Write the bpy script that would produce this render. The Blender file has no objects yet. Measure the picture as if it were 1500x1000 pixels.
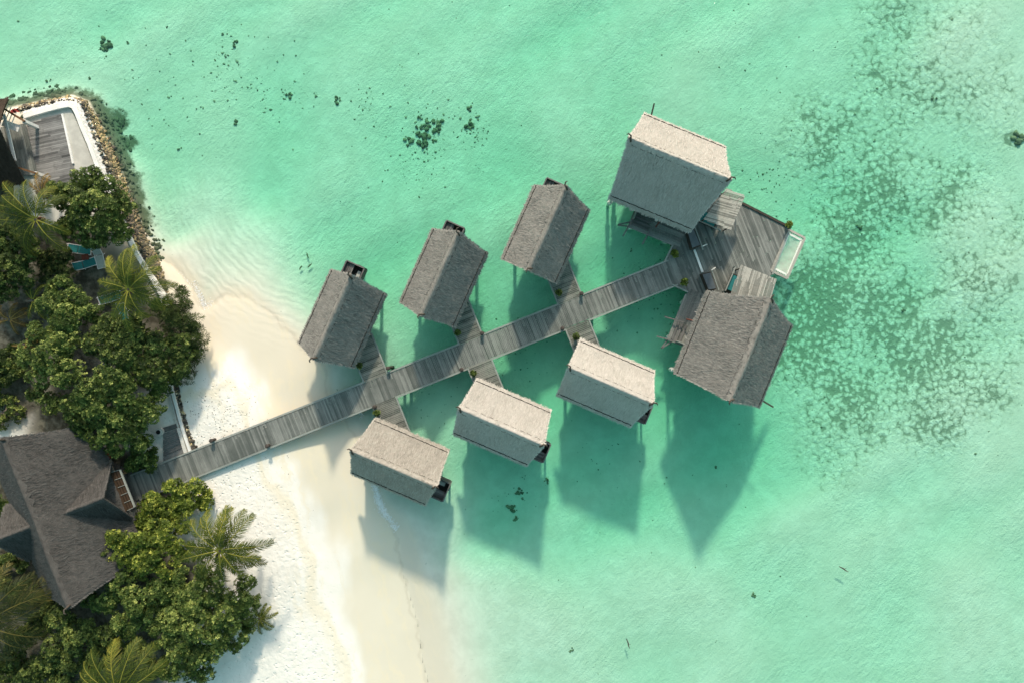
import bpy, math, random
import numpy as np
from mathutils import Vector, Matrix, Quaternion

random.seed(7); rng = np.random.default_rng(11)
scene = bpy.context.scene
COL = scene.collection
HC, S = 63.0, 16.0            # height of the drone above the water, photo pixels per metre on the water

def W(px, py, z=0.0):
    """ground point seen at photo pixel px,py when it lies at height z"""
    k = (1 - z / HC) / S
    return Vector(((px - 750) * k, (500 - py) * k, z))

# ------------------------------------------------------------------ properties
def tag(o, label=None, cat=None, group=None, kind=None):
    if label: o['label'] = label
    if cat: o['category'] = cat
    if group: o['group'] = group
    if kind: o['kind'] = kind
    return o

def thing(name, label, cat, loc=(0, 0, 0), rotz=0.0, group=None):
    o = bpy.data.objects.new(name, None); COL.objects.link(o)
    o.empty_display_size = 0.3
    o.location = loc; o.rotation_euler = (0, 0, rotz)
    return tag(o, label, cat, group)

def dup(root, loc, rotz, label, group=None):
    r = root.copy(); COL.objects.link(r); r.location = loc; r.rotation_euler = (0, 0, rotz)
    r['label'] = label
    if group: r['group'] = group
    for ch in list(root.children):
        c = ch.copy(); COL.objects.link(c); c.parent = r
        for g in list(ch.children):
            d = g.copy(); COL.objects.link(d); d.parent = c
    return r

# ------------------------------------------------------------------ mesh builder
class MB:
    def __init__(s): s.v = []; s.f = []; s.t = []; s.uv = {}
    def add(s, vs, fs, tint=0.5):
        b = len(s.v)
        s.v.extend([tuple(v) for v in vs]); s.t.extend([tint] * len(vs))
        s.f.extend([tuple(i + b for i in f) for f in fs]); return s
    def box(s, c, hx, hy, hz, rz=0.0, tint=0.5):
        ca, sa = math.cos(rz), math.sin(rz); vs = []
        for z in (-hz, hz):
            for x, y in ((-hx, -hy), (hx, -hy), (hx, hy), (-hx, hy)):
                vs.append((c[0] + x * ca - y * sa, c[1] + x * sa + y * ca, c[2] + z))
        return s.add(vs, [(3, 2, 1, 0), (4, 5, 6, 7), (0, 1, 5, 4), (1, 2, 6, 5), (2, 3, 7, 6), (3, 0, 4, 7)], tint)
    def beam(s, a, b, w, h, tint=0.5, up=(0, 0, 1)):
        a, b = Vector(a), Vector(b); d = (b - a).normalized(); u = Vector(up)
        if abs(d.dot(u)) > .98: u = Vector((1, 0, 0))
        sd = d.cross(u).normalized() * (w / 2); uu = sd.cross(d).normalized() * (h / 2)
        vs = [p + i * sd + j * uu for p in (a, b) for i, j in ((-1, -1), (1, -1), (1, 1), (-1, 1))]
        return s.add(vs, [(0, 1, 2, 3), (7, 6, 5, 4), (0, 4, 5, 1), (1, 5, 6, 2), (2, 6, 7, 3), (3, 7, 4, 0)], tint)
    def tube(s, pts, rad, n=8, tint=0.5):
        pts = [Vector(p) for p in pts]
        if not isinstance(rad, (list, tuple)): rad = [rad] * len(pts)
        vs = []; fs = []
        ref = Vector((0.13, 0.21, 1)).normalized()
        for i, p in enumerate(pts):
            d = (pts[min(i + 1, len(pts) - 1)] - pts[max(i - 1, 0)]).normalized()
            r = ref if abs(d.dot(ref)) < .95 else Vector((1, 0, 0))
            a = d.cross(r).normalized(); b = d.cross(a)
            for k in range(n):
                an = 2 * math.pi * k / n
                vs.append(p + rad[i] * (math.cos(an) * a + math.sin(an) * b))
        for i in range(len(pts) - 1):
            for k in range(n):
                k2 = (k + 1) % n
                fs.append((i * n + k, i * n + k2, (i + 1) * n + k2, (i + 1) * n + k))
        fs.append(tuple(range(n - 1, -1, -1))); fs.append(tuple(range((len(pts) - 1) * n, len(pts) * n)))
        return s.add(vs, fs, tint)
    def prism(s, poly, z0, z1, tint=0.5):
        n = len(poly)
        area = sum(poly[i][0] * poly[(i + 1) % n][1] - poly[(i + 1) % n][0] * poly[i][1] for i in range(n))
        if area < 0: poly = poly[::-1]
        vs = [(p[0], p[1], z0) for p in poly] + [(p[0], p[1], z1) for p in poly]
        fs = [tuple(range(n - 1, -1, -1)), tuple(range(n, 2 * n))] + [(i, (i + 1) % n, n + (i + 1) % n, n + i) for i in range(n)]
        return s.add(vs, fs, tint)
    def build(s, name, mat, parent=None, org=(0, 0, 0), smooth=False):
        ox, oy, oz = org
        me = bpy.data.meshes.new(name)
        me.from_pydata([(x - ox, y - oy, z - oz) for x, y, z in s.v], [], s.f)
        at = me.attributes.new('tint', 'FLOAT', 'POINT'); at.data.foreach_set('value', s.t)
        return link(name, me, mat, parent, None if parent else org, smooth)

def link(name, me, mat, parent=None, loc=None, smooth=False):
    me.materials.append(mat)
    if smooth: me.polygons.foreach_set('use_smooth', [True] * len(me.polygons))
    me.update()
    o = bpy.data.objects.new(name, me); COL.objects.link(o)
    if parent: o.parent = parent
    elif loc is not None: o.location = loc
    return o

def np_mesh(name, V, F, tint, mat, parent=None, loc=None, smooth=False):
    """V (n,3); F (m,k) all faces with k corners"""
    me = bpy.data.meshes.new(name); V = np.asarray(V, np.float32); F = np.asarray(F, np.int32)
    m, k = F.shape
    me.vertices.add(len(V)); me.vertices.foreach_set('co', V.ravel())
    me.loops.add(m * k); me.loops.foreach_set('vertex_index', F.ravel())
    me.polygons.add(m); me.polygons.foreach_set('loop_start', np.arange(0, m * k, k, dtype=np.int32))
    if tint is not None:
        at = me.attributes.new('tint', 'FLOAT', 'POINT'); at.data.foreach_set('value', np.asarray(tint, np.float32))
    me.update(calc_edges=True); me.validate()
    return link(name, me, mat, parent, loc, smooth)

# ------------------------------------------------------------------ materials
class NT:
    def __init__(s, name):
        s.m = bpy.data.materials.new(name); s.m.use_nodes = True
        s.n = s.m.node_tree.nodes; s.l = s.m.node_tree.links; s.n.clear()
        s.out = s.n.new('ShaderNodeOutputMaterial')
    def node(s, t, **kw):
        n = s.n.new(t)
        for k, v in kw.items():
            if k in ('inp',):
                for kk, vv in v.items():
                    if hasattr(vv, 'is_linked') or isinstance(vv, bpy.types.NodeSocket): s.l.new(vv, n.inputs[kk])
                    else: n.inputs[kk].default_value = vv
            else: setattr(n, k, v)
        return n
    def val(s, x): return x
    def math(s, op, a, b=0.0, c=0.0, clamp=False):
        n = s.n.new('ShaderNodeMath'); n.operation = op; n.use_clamp = clamp
        for i, v in enumerate((a, b, c)):
            if isinstance(v, bpy.types.NodeSocket): s.l.new(v, n.inputs[i])
            else: n.inputs[i].default_value = v
        return n.outputs[0]
    def sstep(s, x, lo, hi, a=0.0, b=1.0):
        n = s.n.new('ShaderNodeMapRange'); n.interpolation_type = 'SMOOTHSTEP'
        s.l.new(x, n.inputs[0])
        for i, v in enumerate((lo, hi, a, b)):
            if isinstance(v, bpy.types.NodeSocket): s.l.new(v, n.inputs[i + 1])
            else: n.inputs[i + 1].default_value = v
        return n.outputs[0]
    def mix(s, f, a, b, mode='MIX'):
        n = s.n.new('ShaderNodeMix'); n.data_type = 'RGBA'; n.blend_type = mode
        for i, v in ((0, f), (6, a), (7, b)):
            if isinstance(v, bpy.types.NodeSocket): s.l.new(v, n.inputs[i])
            else:
                n.inputs[i].default_value = v if i == 0 else (*v, 1.0)
        return n.outputs[2]
    def attr(s, name): return s.node('ShaderNodeAttribute', attribute_name=name).outputs['Fac']
    def noise(s, scale, vec=None, detail=3.0, rough=.55, dist=0.0, col=False):
        n = s.node('ShaderNodeTexNoise'); n.inputs['Scale'].default_value = scale
        n.inputs['Detail'].default_value = detail; n.inputs['Roughness'].default_value = rough; n.inputs['Distortion'].default_value = dist
        if vec is not None: s.l.new(vec, n.inputs['Vector'])
        return n.outputs['Color' if col else 'Fac']
    def voro(s, scale, vec=None, feat='F1', out='Distance', rnd=1.0, smooth=None):
        n = s.node('ShaderNodeTexVoronoi', feature=feat); n.inputs['Scale'].default_value = scale
        n.inputs['Randomness'].default_value = rnd
        if smooth is not None: n.inputs['Smoothness'].default_value = smooth
        if vec is not None: s.l.new(vec, n.inputs['Vector'])
        return n.outputs[out]
    def pos(s): return s.node('ShaderNodeNewGeometry').outputs['Position']
    def obj(s): return s.node('ShaderNodeTexCoord').outputs['Object']
    def mapping(s, vec, rot=(0, 0, 0), scale=(1, 1, 1)):
        n = s.node('ShaderNodeMapping', vector_type='TEXTURE'); s.l.new(vec, n.inputs[0])   # x' runs along the rotated axis
        n.inputs['Rotation'].default_value = rot; n.inputs['Scale'].default_value = tuple(1 / x for x in scale)
        return n.outputs[0]
    def warp(s, vec, amt, scale):
        c = s.noise(scale, vec, 2, col=True)
        a = s.node('ShaderNodeVectorMath', operation='SUBTRACT'); s.l.new(c, a.inputs[0]); a.inputs[1].default_value = (.5, .5, .5)
        b = s.node('ShaderNodeVectorMath', operation='SCALE'); s.l.new(a.outputs[0], b.inputs[0]); b.inputs['Scale'].default_value = amt
        d = s.node('ShaderNodeVectorMath', operation='ADD'); s.l.new(vec, d.inputs[0]); s.l.new(b.outputs[0], d.inputs[1])
        return d.outputs[0]
    def bump(s, h, dist=.1, strength=1.0, normal=None):
        n = s.node('ShaderNodeBump'); s.l.new(h, n.inputs['Height'])
        n.inputs['Distance'].default_value = dist; n.inputs['Strength'].default_value = strength
        if normal is not None: s.l.new(normal, n.inputs['Normal'])
        return n.outputs['Normal']
    def principled(s, col, rough=.8, normal=None, **kw):
        p = s.n.new('ShaderNodeBsdfPrincipled')
        for k, v in (('Base Color', col), ('Roughness', rough)):
            if isinstance(v, bpy.types.NodeSocket): s.l.new(v, p.inputs[k])
            else: p.inputs[k].default_value = (*v, 1) if k == 'Base Color' else v
        p.inputs['Specular IOR Level'].default_value = kw.pop('spec', .3)
        for k, v in kw.items(): p.inputs[k].default_value = v
        if normal is not None: s.l.new(normal, p.inputs['Normal'])
        s.l.new(p.outputs[0], s.out.inputs[0]); return p

def m_thatch(name, dark, light, spot=(.5, .47, .4)):
    t = NT(name); uv = t.node('ShaderNodeUVMap').outputs[0]; tint = t.attr('tint')
    o = t.obj()
    fib = t.noise(1, t.mapping(uv, scale=(38, 4, 1)), 3, .7)
    fib2 = t.noise(1, t.mapping(uv, scale=(60, 7, 1)), 2, .6)
    big = t.noise(.55, uv, 4, .6)
    grain = t.noise(1, t.mapping(uv, scale=(14, 8, 1)), 3, .75)
    f = t.math('ADD', t.math('MULTIPLY', fib, .30), t.math('ADD', t.math('MULTIPLY', fib2, .30), t.math('MULTIPLY', t.math('SUBTRACT', grain, .1), .4)))
    f = t.math('ADD', f, t.math('MULTIPLY', t.math('SUBTRACT', big, .5), .45))
    f = t.math('ADD', f, t.math('MULTIPLY', t.math('SUBTRACT', tint, .5), .9))
    c = t.mix(t.sstep(f, .08, .85), dark, light)
    sp = t.sstep(t.noise(5, t.mapping(uv, scale=(2.2, .7, 1)), 2), .66, .74)
    c = t.mix(t.math('MULTIPLY', sp, .35), c, spot)
    blot = t.sstep(t.noise(.9, t.mapping(uv, scale=(1, .5, 1)), 5, .65), .56, .74)
    c = t.mix(t.math('MULTIPLY', blot, .35), c, tuple(x * .55 for x in dark))
    h = t.math('ADD', t.math('MULTIPLY', fib, 1), t.math('MULTIPLY', fib2, .6))
    t.principled(c, .95, t.bump(h, .10, .9), spec=.1)
    return t.m

def m_wood(name, dark, light, scale=1.0, rot=0.0, rough=.85):
    t = NT(name); o = t.obj(); tint = t.attr('tint')
    g = t.noise(3.2 * scale, t.mapping(o, rot=(0, 0, rot), scale=(.35, 6, 2)), 4, .65)
    big = t.noise(.45, o, 4, .6)
    f = t.math('ADD', t.math('MULTIPLY', g, .45), t.math('MULTIPLY', t.math('SUBTRACT', tint, .5), .6))
    f = t.math('ADD', f, t.math('MULTIPLY', big, .55))
    c = t.mix(t.sstep(f, .22, .8), dark, light)
    st = t.sstep(t.noise(.8, o, 5, .7), .54, .72)
    c = t.mix(t.math('MULTIPLY', st, .45), c, tuple(x * .75 for x in dark))
    sl_ = t.sstep(t.noise(1.3, t.mapping(o, rot=(0, 0, rot), scale=(.5, 3, 1)), 4, .6), .60, .75)
    c = t.mix(t.math('MULTIPLY', sl_, .3), c, tuple(min(.8, x * 1.5) for x in light))
    t.principled(c, rough, t.bump(g, .02, .6), spec=.25)
    return t.m

def m_plain(name, col, rough=.7, var=.25, scale=3.0, bump=.0, spec=.3):
    t = NT(name); o = t.obj(); n = t.noise(scale, o, 4, .6)
    c = t.mix(t.sstep(n, .3, .75), tuple(x * (1 - var) for x in col), tuple(min(1, x * (1 + var)) for x in col))
    t.principled(c, rough, t.bump(n, .05, bump) if bump else None, spec=spec)
    return t.m

def m_leaf(name, dark, mid, bright, trans=.25):
    t = NT(name); tint = t.attr('tint')
    r = t.node('ShaderNodeValToRGB'); t.l.new(tint, r.inputs[0])
    e = r.color_ramp.elements
    e[0].position = .12; e[0].color = (*dark, 1); e[1].position = .93; e[1].color = (*bright, 1)
    x = e.new(.6); x.color = (*mid, 1)
    c = r.outputs[0]
    p = t.principled(c, .6, spec=.2)
    tr = t.n.new('ShaderNodeBsdfTranslucent'); t.l.new(t.mix(.5, c, bright), tr.inputs[0])
    mx = t.n.new('ShaderNodeMixShader'); mx.inputs[0].default_value = trans
    t.l.new(p.outputs[0], mx.inputs[1]); t.l.new(tr.outputs[0], mx.inputs[2]); t.l.new(mx.outputs[0], t.out.inputs[0])
    return t.m

def m_tint(name, stops, rough=.85, bump=0.0, scale=8):
    t = NT(name); tint = t.attr('tint'); r = t.node('ShaderNodeValToRGB')
    n = t.noise(scale, t.obj(), 3)
    f = t.math('ADD', tint, t.math('MULTIPLY', t.math('SUBTRACT', n, .5), .35)); t.l.new(f, r.inputs[0])
    e = r.color_ramp.elements
    e[0].position, e[0].color = stops[0][0], (*stops[0][1], 1)
    e[1].position, e[1].color = stops[-1][0], (*stops[-1][1], 1)
    for p, c in stops[1:-1]:
        x = e.new(p); x.color = (*c, 1)
    t.principled(r.outputs[0], rough, t.bump(n, .05, bump) if bump else None, spec=.2)
    return t.m

TH_BRIGHT = m_thatch('thatch_pale', (.37, .355, .31), (.545, .53, .475), (.62, .61, .56))
TH_MID = m_thatch('thatch_mid', (.27, .255, .215), (.455, .435, .375), (.55, .53, .47))
TH_GREY = m_thatch('thatch_grey', (.15, .148, .134), (.33, .322, .288), (.46, .445, .40))
TH_DARK = m_thatch('thatch_dark', (.050, .049, .045), (.124, .121, .112), (.172, .168, .155))
TH_BROWN = m_thatch('thatch_brown', (.03, .022, .016), (.075, .055, .042), (.1, .08, .06))
WOOD = m_wood('weathered_planks', (.09, .102, .092), (.25, .262, .238), rot=math.radians(-68))
WOODX = m_wood('weathered_planks_along', (.085, .093, .08), (.25, .252, .218), rot=math.radians(21.7 - 90))
WOOD_TRIM = m_wood('trim_wood', (.13, .15, .135), (.29, .315, .285))
WOOD_PALE = m_wood('pale_slats', (.22, .22, .19), (.50, .485, .42))
WOOD_DARK = m_wood('dark_wood', (.035, .03, .024), (.1, .085, .065))
WOOD_BROWN = m_wood('brown_wood', (.09, .05, .025), (.25, .14, .07))
STEP_WOOD = m_wood('step_wood', (.07, .07, .068), (.19, .19, .18))
CORD = m_plain('dark_cord', (.025, .022, .018), .9)
CONC = m_plain('pale_concrete', (.62, .6, .54), .85, .15, 2.0, .3)
WHITE = m_plain('white_plaster', (.80, .79, .74), .75, .10, 1.2, .2)
SLATE = m_plain('slate_panel', (.095, .115, .125), .5, .2, 2)
TEAL = m_plain('teal_fabric', (.018, .17, .17), .8, .15, 6)
PALEFAB = m_plain('pale_fabric', (.4, .42, .38), .85, .1, 6)
METAL_W = m_plain('white_frame', (.75, .75, .72), .4, .05)
BLACK = m_plain('blackened', (.012, .012, .012), .8)
REDBR = m_plain('red_brown', (.12, .035, .02), .7)
REDW = m_plain('red_cloth', (.22, .03, .025), .8, .5, 9)
TERRA = m_plain('pot_clay', (.06, .05, .042), .7)
LEAF = m_leaf('leaf_green', (.014, .029, .007), (.064, .110, .021), (.36, .42, .11))
LEAF_DK = m_leaf('leaf_dark', (.012, .024, .006), (.050, .085, .017), (.27, .32, .08))
LEAF_YL = m_leaf('leaf_fresh', (.024, .045, .008), (.118, .168, .023), (.46, .49, .09))
LEAF_CA = m_leaf('needle_green', (.016, .03, .009), (.05, .08, .02), (.13, .17, .05))
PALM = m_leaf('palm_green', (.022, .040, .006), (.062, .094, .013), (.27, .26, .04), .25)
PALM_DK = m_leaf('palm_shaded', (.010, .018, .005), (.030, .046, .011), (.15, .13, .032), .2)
PALM_O = m_leaf('palm_dry', (.05, .04, .012), (.14, .10, .028), (.34, .22, .06), .3)
BARK = m_plain('bark', (.16, .13, .1), .9, .35, 6, .6)
ROCKS = m_tint('rocks', [(.0, (.03, .028, .024)), (.3, (.13, .115, .09)), (.5, (.22, .18, .11)), (.75, (.42, .33, .16)), (1., (.66, .60, .46))], .9, .5)
CORAL = m_tint('coral', [(0, (.07, .09, .055)), (.5, (.14, .17, .10)), (1, (.30, .30, .19))], .95, .8, 5)
RUBBLE = m_tint('rubble', [(0, (.13, .16, .10)), (1, (.36, .37, .26))], .95)
FOAM = m_plain('foam', (.85, .86, .83), .6, .05)
NETM = m_plain('net_rope', (.72, .76, .68), .8, .1)

# ------------------------------------------------------------------ terrain (beach + lagoon floor in one sheet)
LAND = np.array([(-900, 185), (-60, 178), (25, 158), (105, 141), (129, 150), (160, 213), (183, 275), (205, 333), (228, 374), (258, 394), (280, 421),
                 (297, 452), (330, 434), (365, 434), (400, 463), (440, 503), (475, 536), (478, 575), (494, 604), (528, 645), (545, 700), (556, 740), (574, 765),
                 (585, 800), (588, 840), (600, 874), (612, 920), (617, 965), (626, 1000), (640, 1060), (690, 1400), (-900, 1400)], float)

def seg_dist(P, poly, closed=True):
    A = poly; B = np.roll(poly, -1, 0)
    if not closed: A, B = poly[:-1], poly[1:]
    best = np.full(len(P), 1e9)
    for a, b in zip(A, B):
        d = b - a; L = (d @ d) + 1e-9
        t = np.clip(((P - a) @ d) / L, 0, 1)
        q = a + t[:, None] * d
        best = np.minimum(best, np.hypot(*(P - q).T))
    return best

def inside(P, poly):
    x, y = P.T; c = np.zeros(len(P), bool); n = len(poly)
    for i in range(n):
        x1, y1 = poly[i]; x2, y2 = poly[(i + 1) % n]
        if y1 == y2: continue
        cond = ((y1 > y) != (y2 > y)) & (x < (x2 - x1) * (y - y1) / (y2 - y1) + x1)
        c ^= cond
    return c

def shep(P, pts, p=3.0, eps=25.0):
    pts = np.array(pts, float); num = np.zeros(len(P)); den = np.zeros(len(P))
    for x, y, v in pts:
        w = 1.0 / (((P[:, 0] - x) ** 2 + (P[:, 1] - y) ** 2 + eps ** 2) ** (p / 2))
        num += w * v; den += w
    return num / den

DEPTH = [(300, 60, 1.0), (60, 40, .85), (100, 110, .75), (230, 240, .95), (300, 330, .7), (420, 250, 1.25), (600, 90, 1.1), (740, 300, 1.4), (900, 80, 1.15), (1100, 150, 1.0),
         (1250, 50, .95), (1450, 80, .62), (1300, 400, 1.15), (1450, 380, .65), (1470, 600, .62), (1300, 650, .85), (1200, 820, .85), (1000, 900, .75), (800, 940, .62),
         (740, 740, 1.55), (890, 720, 1.55), (1050, 660, 1.7), (800, 540, 1.6), (600, 600, 1.1), (640, 760, .8), (1450, 900, .7), (950, 420, 1.7), (700, 440, 1.5), (560, 400, 1.35),
         (700, 900, .6), (720, 980, .62), (560, 560, 1.0), (1170, 300, 1.3), (1180, 480, 1.35), (150, 20, 1.0), (450, 40, 1.0), (1050, 40, 1.0)]
LWAT = [(150, 180, 13), (230, 300, 24), (320, 390, 82), (430, 470, 60), (500, 590, 55), (570, 680, 50), (620, 790, 80), (650, 880, 88), (670, 980, 92), (0, 100, 18), (620, 1000, 92)]
LLAND = [(60, 160, 9), (170, 250, 9), (215, 350, 10), (255, 415, 32), (390, 510, 330), (440, 550, 260), (300, 560, 60), (350, 620, 60), (400, 800, 60), (500, 800, 110), (520, 900, 120), (450, 700, 70), (60, 400, 14), (60, 800, 60)]

def terrain(P):
    d = seg_dist(P, LAND); ins = inside(P, LAND)
    D = shep(P, DEPTH); L = shep(P, LWAT, 4, 15)
    und = np.sin(P[:, 0] / 61 + 1.3 * np.sin(P[:, 1] / 83)) * np.sin(P[:, 1] / 47 + np.sin(P[:, 0] / 95)) + .6 * np.sin(P[:, 0] / 27 + P[:, 1] / 33 + 2 * np.sin(P[:, 1] / 58))
    zw = -D * (1 + .075 * und) * (1 - np.exp(-(d / L) ** (1.7 + 1.6 * np.clip((P[:, 1] - 720) / 130, 0, 1))))
    zl = 1.0 * (1 - np.exp(-(d / shep(P, LLAND, 4, 12))))
    z = np.where(ins, zl, zw)
    return z, np.where(ins, -d, d) / S

def zt(px, py): return float(terrain(np.array([[px, py]], float))[0][0])
def seabed(px, py):
    """point of the ground or lagoon floor that shows at photo pixel px,py"""
    z = zt(px, py)
    for _ in range(3):
        k = 1 - z / HC; z = zt(750 + (px - 750) * k, 500 + (py - 500) * k)
    return W(px, py, z)
def gz(x, y): return zt(750 + x * S, 500 - y * S)

def blobs(P, L):
    m = np.zeros(len(P))
    for x, y, r, a in L:
        m = np.maximum(m, a * np.exp(-((P[:, 0] - x) ** 2 + (P[:, 1] - y) ** 2) / (2 * (r * .6) ** 2)))
    return m

def axis_vals(lo, hi, step, far):
    a = list(np.arange(lo, hi + 1e-6, step)); s = step; x = hi; R = []
    while x < far: s *= 1.35; x += s; R.append(x)
    Lh = []; s = step; x = lo
    while x > -far: s *= 1.35; x -= s; Lh.append(x)
    return np.array(Lh[::-1] + a + R)

def build_terrain():
    xs = axis_vals(-50, 50, .22, 230); ys = axis_vals(-34, 34, .22, 230)
    X, Y = np.meshgrid(xs, ys); x = X.ravel(); y = Y.ravel()
    P = np.stack([750 + x * S, 500 - y * S], 1)
    z, sh = terrain(P)
    reef = blobs(P, [(1290, 280, 120, .85), (1265, 345, 90, 1), (1210, 440, 120, 1), (1300, 470, 120, .9), (1190, 520, 80, .95), (1250, 590, 100, .9), (1380, 520, 120, .85), (1220, 200, 100, .65), (1330, 130, 120, .65),
                     (1400, 290, 120, .6), (1420, 430, 120, .65), (1165, 480, 45, 1), (1370, 600, 90, .75), (1320, 40, 100, .5), (1450, 150, 110, .5), (1490, 200, 20, 1.1), (1150, 400, 45, .85), (1230, 660, 80, .55), (1440, 560, 90, .6), (1480, 350, 90, .5), (1400, 40, 120, .45), (1480, 480, 90, .5)])
    speck = blobs(P, [(330, 100, 70, .7), (420, 140, 50, .7), (530, 155, 50, .8), (630, 195, 42, 1.1), (690, 185, 40, .8), (600, 235, 50, .6), (260, 110, 60, .4), (250, 190, 70, .4), (700, 220, 70, .4), (1150, 250, 60, .4), (1150, 150, 80, .3), (950, 420, 80, .5), (760, 520, 60, .3)])
    wl = np.array([(-80, 170), (25, 152), (110, 136), (135, 148), (168, 212), (192, 275), (212, 335)], float)
    dd = seg_dist(P, wl, False)
    algae = 1.0 * np.exp(-(dd / 16) ** 2) * np.clip((375 - P[:, 1]) / 60, 0, 1)
    algae = np.maximum(algae, blobs(P, [(165, 175, 26, 1), (180, 205, 20, 1), (175, 240, 20, .8), (60, 145, 30, 1), (30, 155, 25, .8)]))
    land = inside(P, LAND)
    soil_shade = blobs(P, [(60, 330, 170, 1), (60, 500, 190, 1), (130, 600, 130, 1), (60, 800, 190, 1.2), (60, 950, 200, 1.3), (180, 930, 130, 1.2), (230, 860, 110, 1.1), (200, 850, 120, 1), (240, 740, 60, .9), (180, 700, 80, 1), (235, 480, 60, 1.1), (220, 520, 70, 1.2), (255, 525, 40, 1), (150, 440, 120, 1), (220, 930, 120, .9), (100, 980, 150, 1)]) * land  # garden ground mask: leaf-litter soil plus painted tree shade
    ripple = blobs(P, [(240, 300, 90, 1), (330, 370, 90, 1), (200, 330, 70, .8), (420, 440, 60, .6)])
    ripple2 = blobs(P, [(640, 790, 60, .7), (640, 850, 50, .5), (700, 900, 60, .4)])
    n = len(xs); m = len(ys)
    i = np.arange(m * n).reshape(m, n)
    F = np.stack([i[:-1, :-1], i[:-1, 1:], i[1:, 1:], i[1:, :-1]], -1).reshape(-1, 4)
    t = NT('sand')
    p = t.pos(); sep = t.node('ShaderNodeSeparateXYZ'); t.l.new(p, sep.inputs[0]); Z = sep.outputs[2]
    shore = t.attr('shore'); rf = t.attr('reef'); sk = t.attr('speck'); al = t.attr('algae'); so = t.attr('soil_shade'); rp = t.attr('ripple')
    wp = t.warp(p, 1.4, .8)
    big = t.noise(.09, p, 4, .6); med = t.noise(.7, p, 4, .6); fine = t.noise(9, p, 3, .6)
    # dry, damp and washed sand
    sn = t.math('ADD', shore, t.math('MULTIPLY', t.math('SUBTRACT', t.noise(.22, t.mapping(p, scale=(1, .45, 1)), 3), .5), 7))
    damp = t.sstep(sn, -6.2, -4.4)
    band = t.math('MULTIPLY', t.sstep(sn, -8.6, -7.6), t.sstep(sn, -6.9, -7.5))
    streak = t.sstep(t.noise(1.0, t.mapping(wp, rot=(0, 0, math.radians(-74)), scale=(.12, .9, 1)), 4, .6), .47, .68)
    dry = t.mix(t.sstep(med, .3, .75), (.74, .725, .655), (.80, .785, .715))
    wet = t.mix(t.sstep(big, .35, .65), (.645, .60, .475), (.69, .645, .52))
    c = t.mix(damp, dry, wet)
    c = t.mix(t.math('MULTIPLY', t.math('MAXIMUM', band, t.math('MULTIPLY', streak, t.sstep(sn, -12, -7))), .6), c, (.71, .64, .47))
    wl_ = t.math('ADD', shore, t.math('MULTIPLY', t.math('SUBTRACT', t.noise(.6, p, 4), .5), 1.6))
    wash = t.math('MULTIPLY', t.sstep(wl_, -.28, -.02), t.sstep(wl_, .22, .02))
    c = t.mix(t.math('MULTIPLY', wash, .3), c, (.46, .41, .30))
    litter = t.sstep(t.noise(5.5, p, 2, .5), .70, .76)
    c = t.mix(t.math('MULTIPLY', litter, t.math('MULTIPLY', t.sstep(shore, -6, -15), .55)), c, (.33, .29, .2))
    soil_shade_col = t.mix(t.sstep(t.noise(1.4, p, 5, .65), .35, .7), (.045, .043, .03), (.15, .145, .112))  # litter soil tones, darkened so the colour also carries shade and vignette
    c = t.mix(t.sstep(t.math('ADD', so, t.math('MULTIPLY', t.math('SUBTRACT', med, .5), .35)), .3, .75), c, soil_shade_col)
    # lagoon floor
    bed = t.mix(t.sstep(med, .3, .72), (.63, .61, .51), (.725, .705, .60))
    bed = t.mix(t.math('MULTIPLY', t.sstep(big, .4, .65), .35), bed, (.60, .62, .49))
    cell = t.voro(2.1, t.warp(t.warp(p, .8, 1.2), .3, 4), 'SMOOTH_F1', smooth=.08)
    nz = t.noise(2.2, p, 4, .6)
    patch = t.noise(.28, p, 4, .62)
    v = t.math('ADD', t.math('MULTIPLY', cell, .72), t.math('MULTIPLY', nz, .36))
    v = t.math('ADD', v, t.math('MULTIPLY', t.math('SUBTRACT', patch, .5), .72))
    v = t.math('ADD', v, t.math('MULTIPLY', rf, .52))
    darkm = t.math('MULTIPLY', t.sstep(v, .89, 1.06), t.sstep(rf, .0, .5))
    bed = t.mix(t.math('MULTIPLY', darkm, .86), bed, t.mix(nz, (.12, .16, .115), (.22, .255, .185)))
    puff = t.math('MULTIPLY', t.sstep(cell, .42, .12), t.sstep(rf, .15, .55))
    bed = t.mix(t.math('MULTIPLY', puff, .45), bed, (.82, .81, .71))
    dust = t.math('MULTIPLY', t.sstep(t.math('ADD', v, t.math('MULTIPLY', fine, .25)), .80, 1.0), t.sstep(rf, .1, .4))
    bed = t.mix(t.math('MULTIPLY', dust, .3), bed, (.36, .38, .27))
    sp = t.sstep(t.math('ADD', t.noise(3.1, p, 3, .6), t.math('MULTIPLY', sk, .15)), .70, .77)
    sp2 = t.math('MULTIPLY', t.sstep(t.math('ADD', t.noise(4.3, p, 3, .65), t.math('MULTIPLY', rf, .1)), .64, .72), t.sstep(rf, .0, .3))
    bed = t.mix(t.math('MULTIPLY', sp2, .6), bed, (.2, .23, .15))
    bed = t.mix(t.math('MULTIPLY', sp, .6), bed, (.18, .22, .15))
    af = t.sstep(t.math('ADD', al, t.math('MULTIPLY', t.math('SUBTRACT', t.noise(.9, p, 5, .7), .5), 1.9)), .35, .85)
    bed = t.mix(t.math('MULTIPLY', af, .92), bed, t.mix(nz, (.03, .045, .022), (.13, .15, .075)))
    under = t.sstep(Z, .02, -.10)
    c = t.mix(under, c, bed)
    # relief: hummocky floor under water, tide ripples near the beach, footprints on the dry sand
    diag = t.mapping(p, rot=(0, 0, math.radians(48)), scale=(.5, 1.25, 1))
    hum = t.noise(1.55, t.warp(diag, .7, 1.2), 3, .6)
    hum2 = t.voro(1.9, t.warp(p, .6, 1.5), 'SMOOTH_F1', smooth=.5)
    amp = t.sstep(t.noise(.16, p, 3), .3, .7, .5, 1.0)
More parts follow.
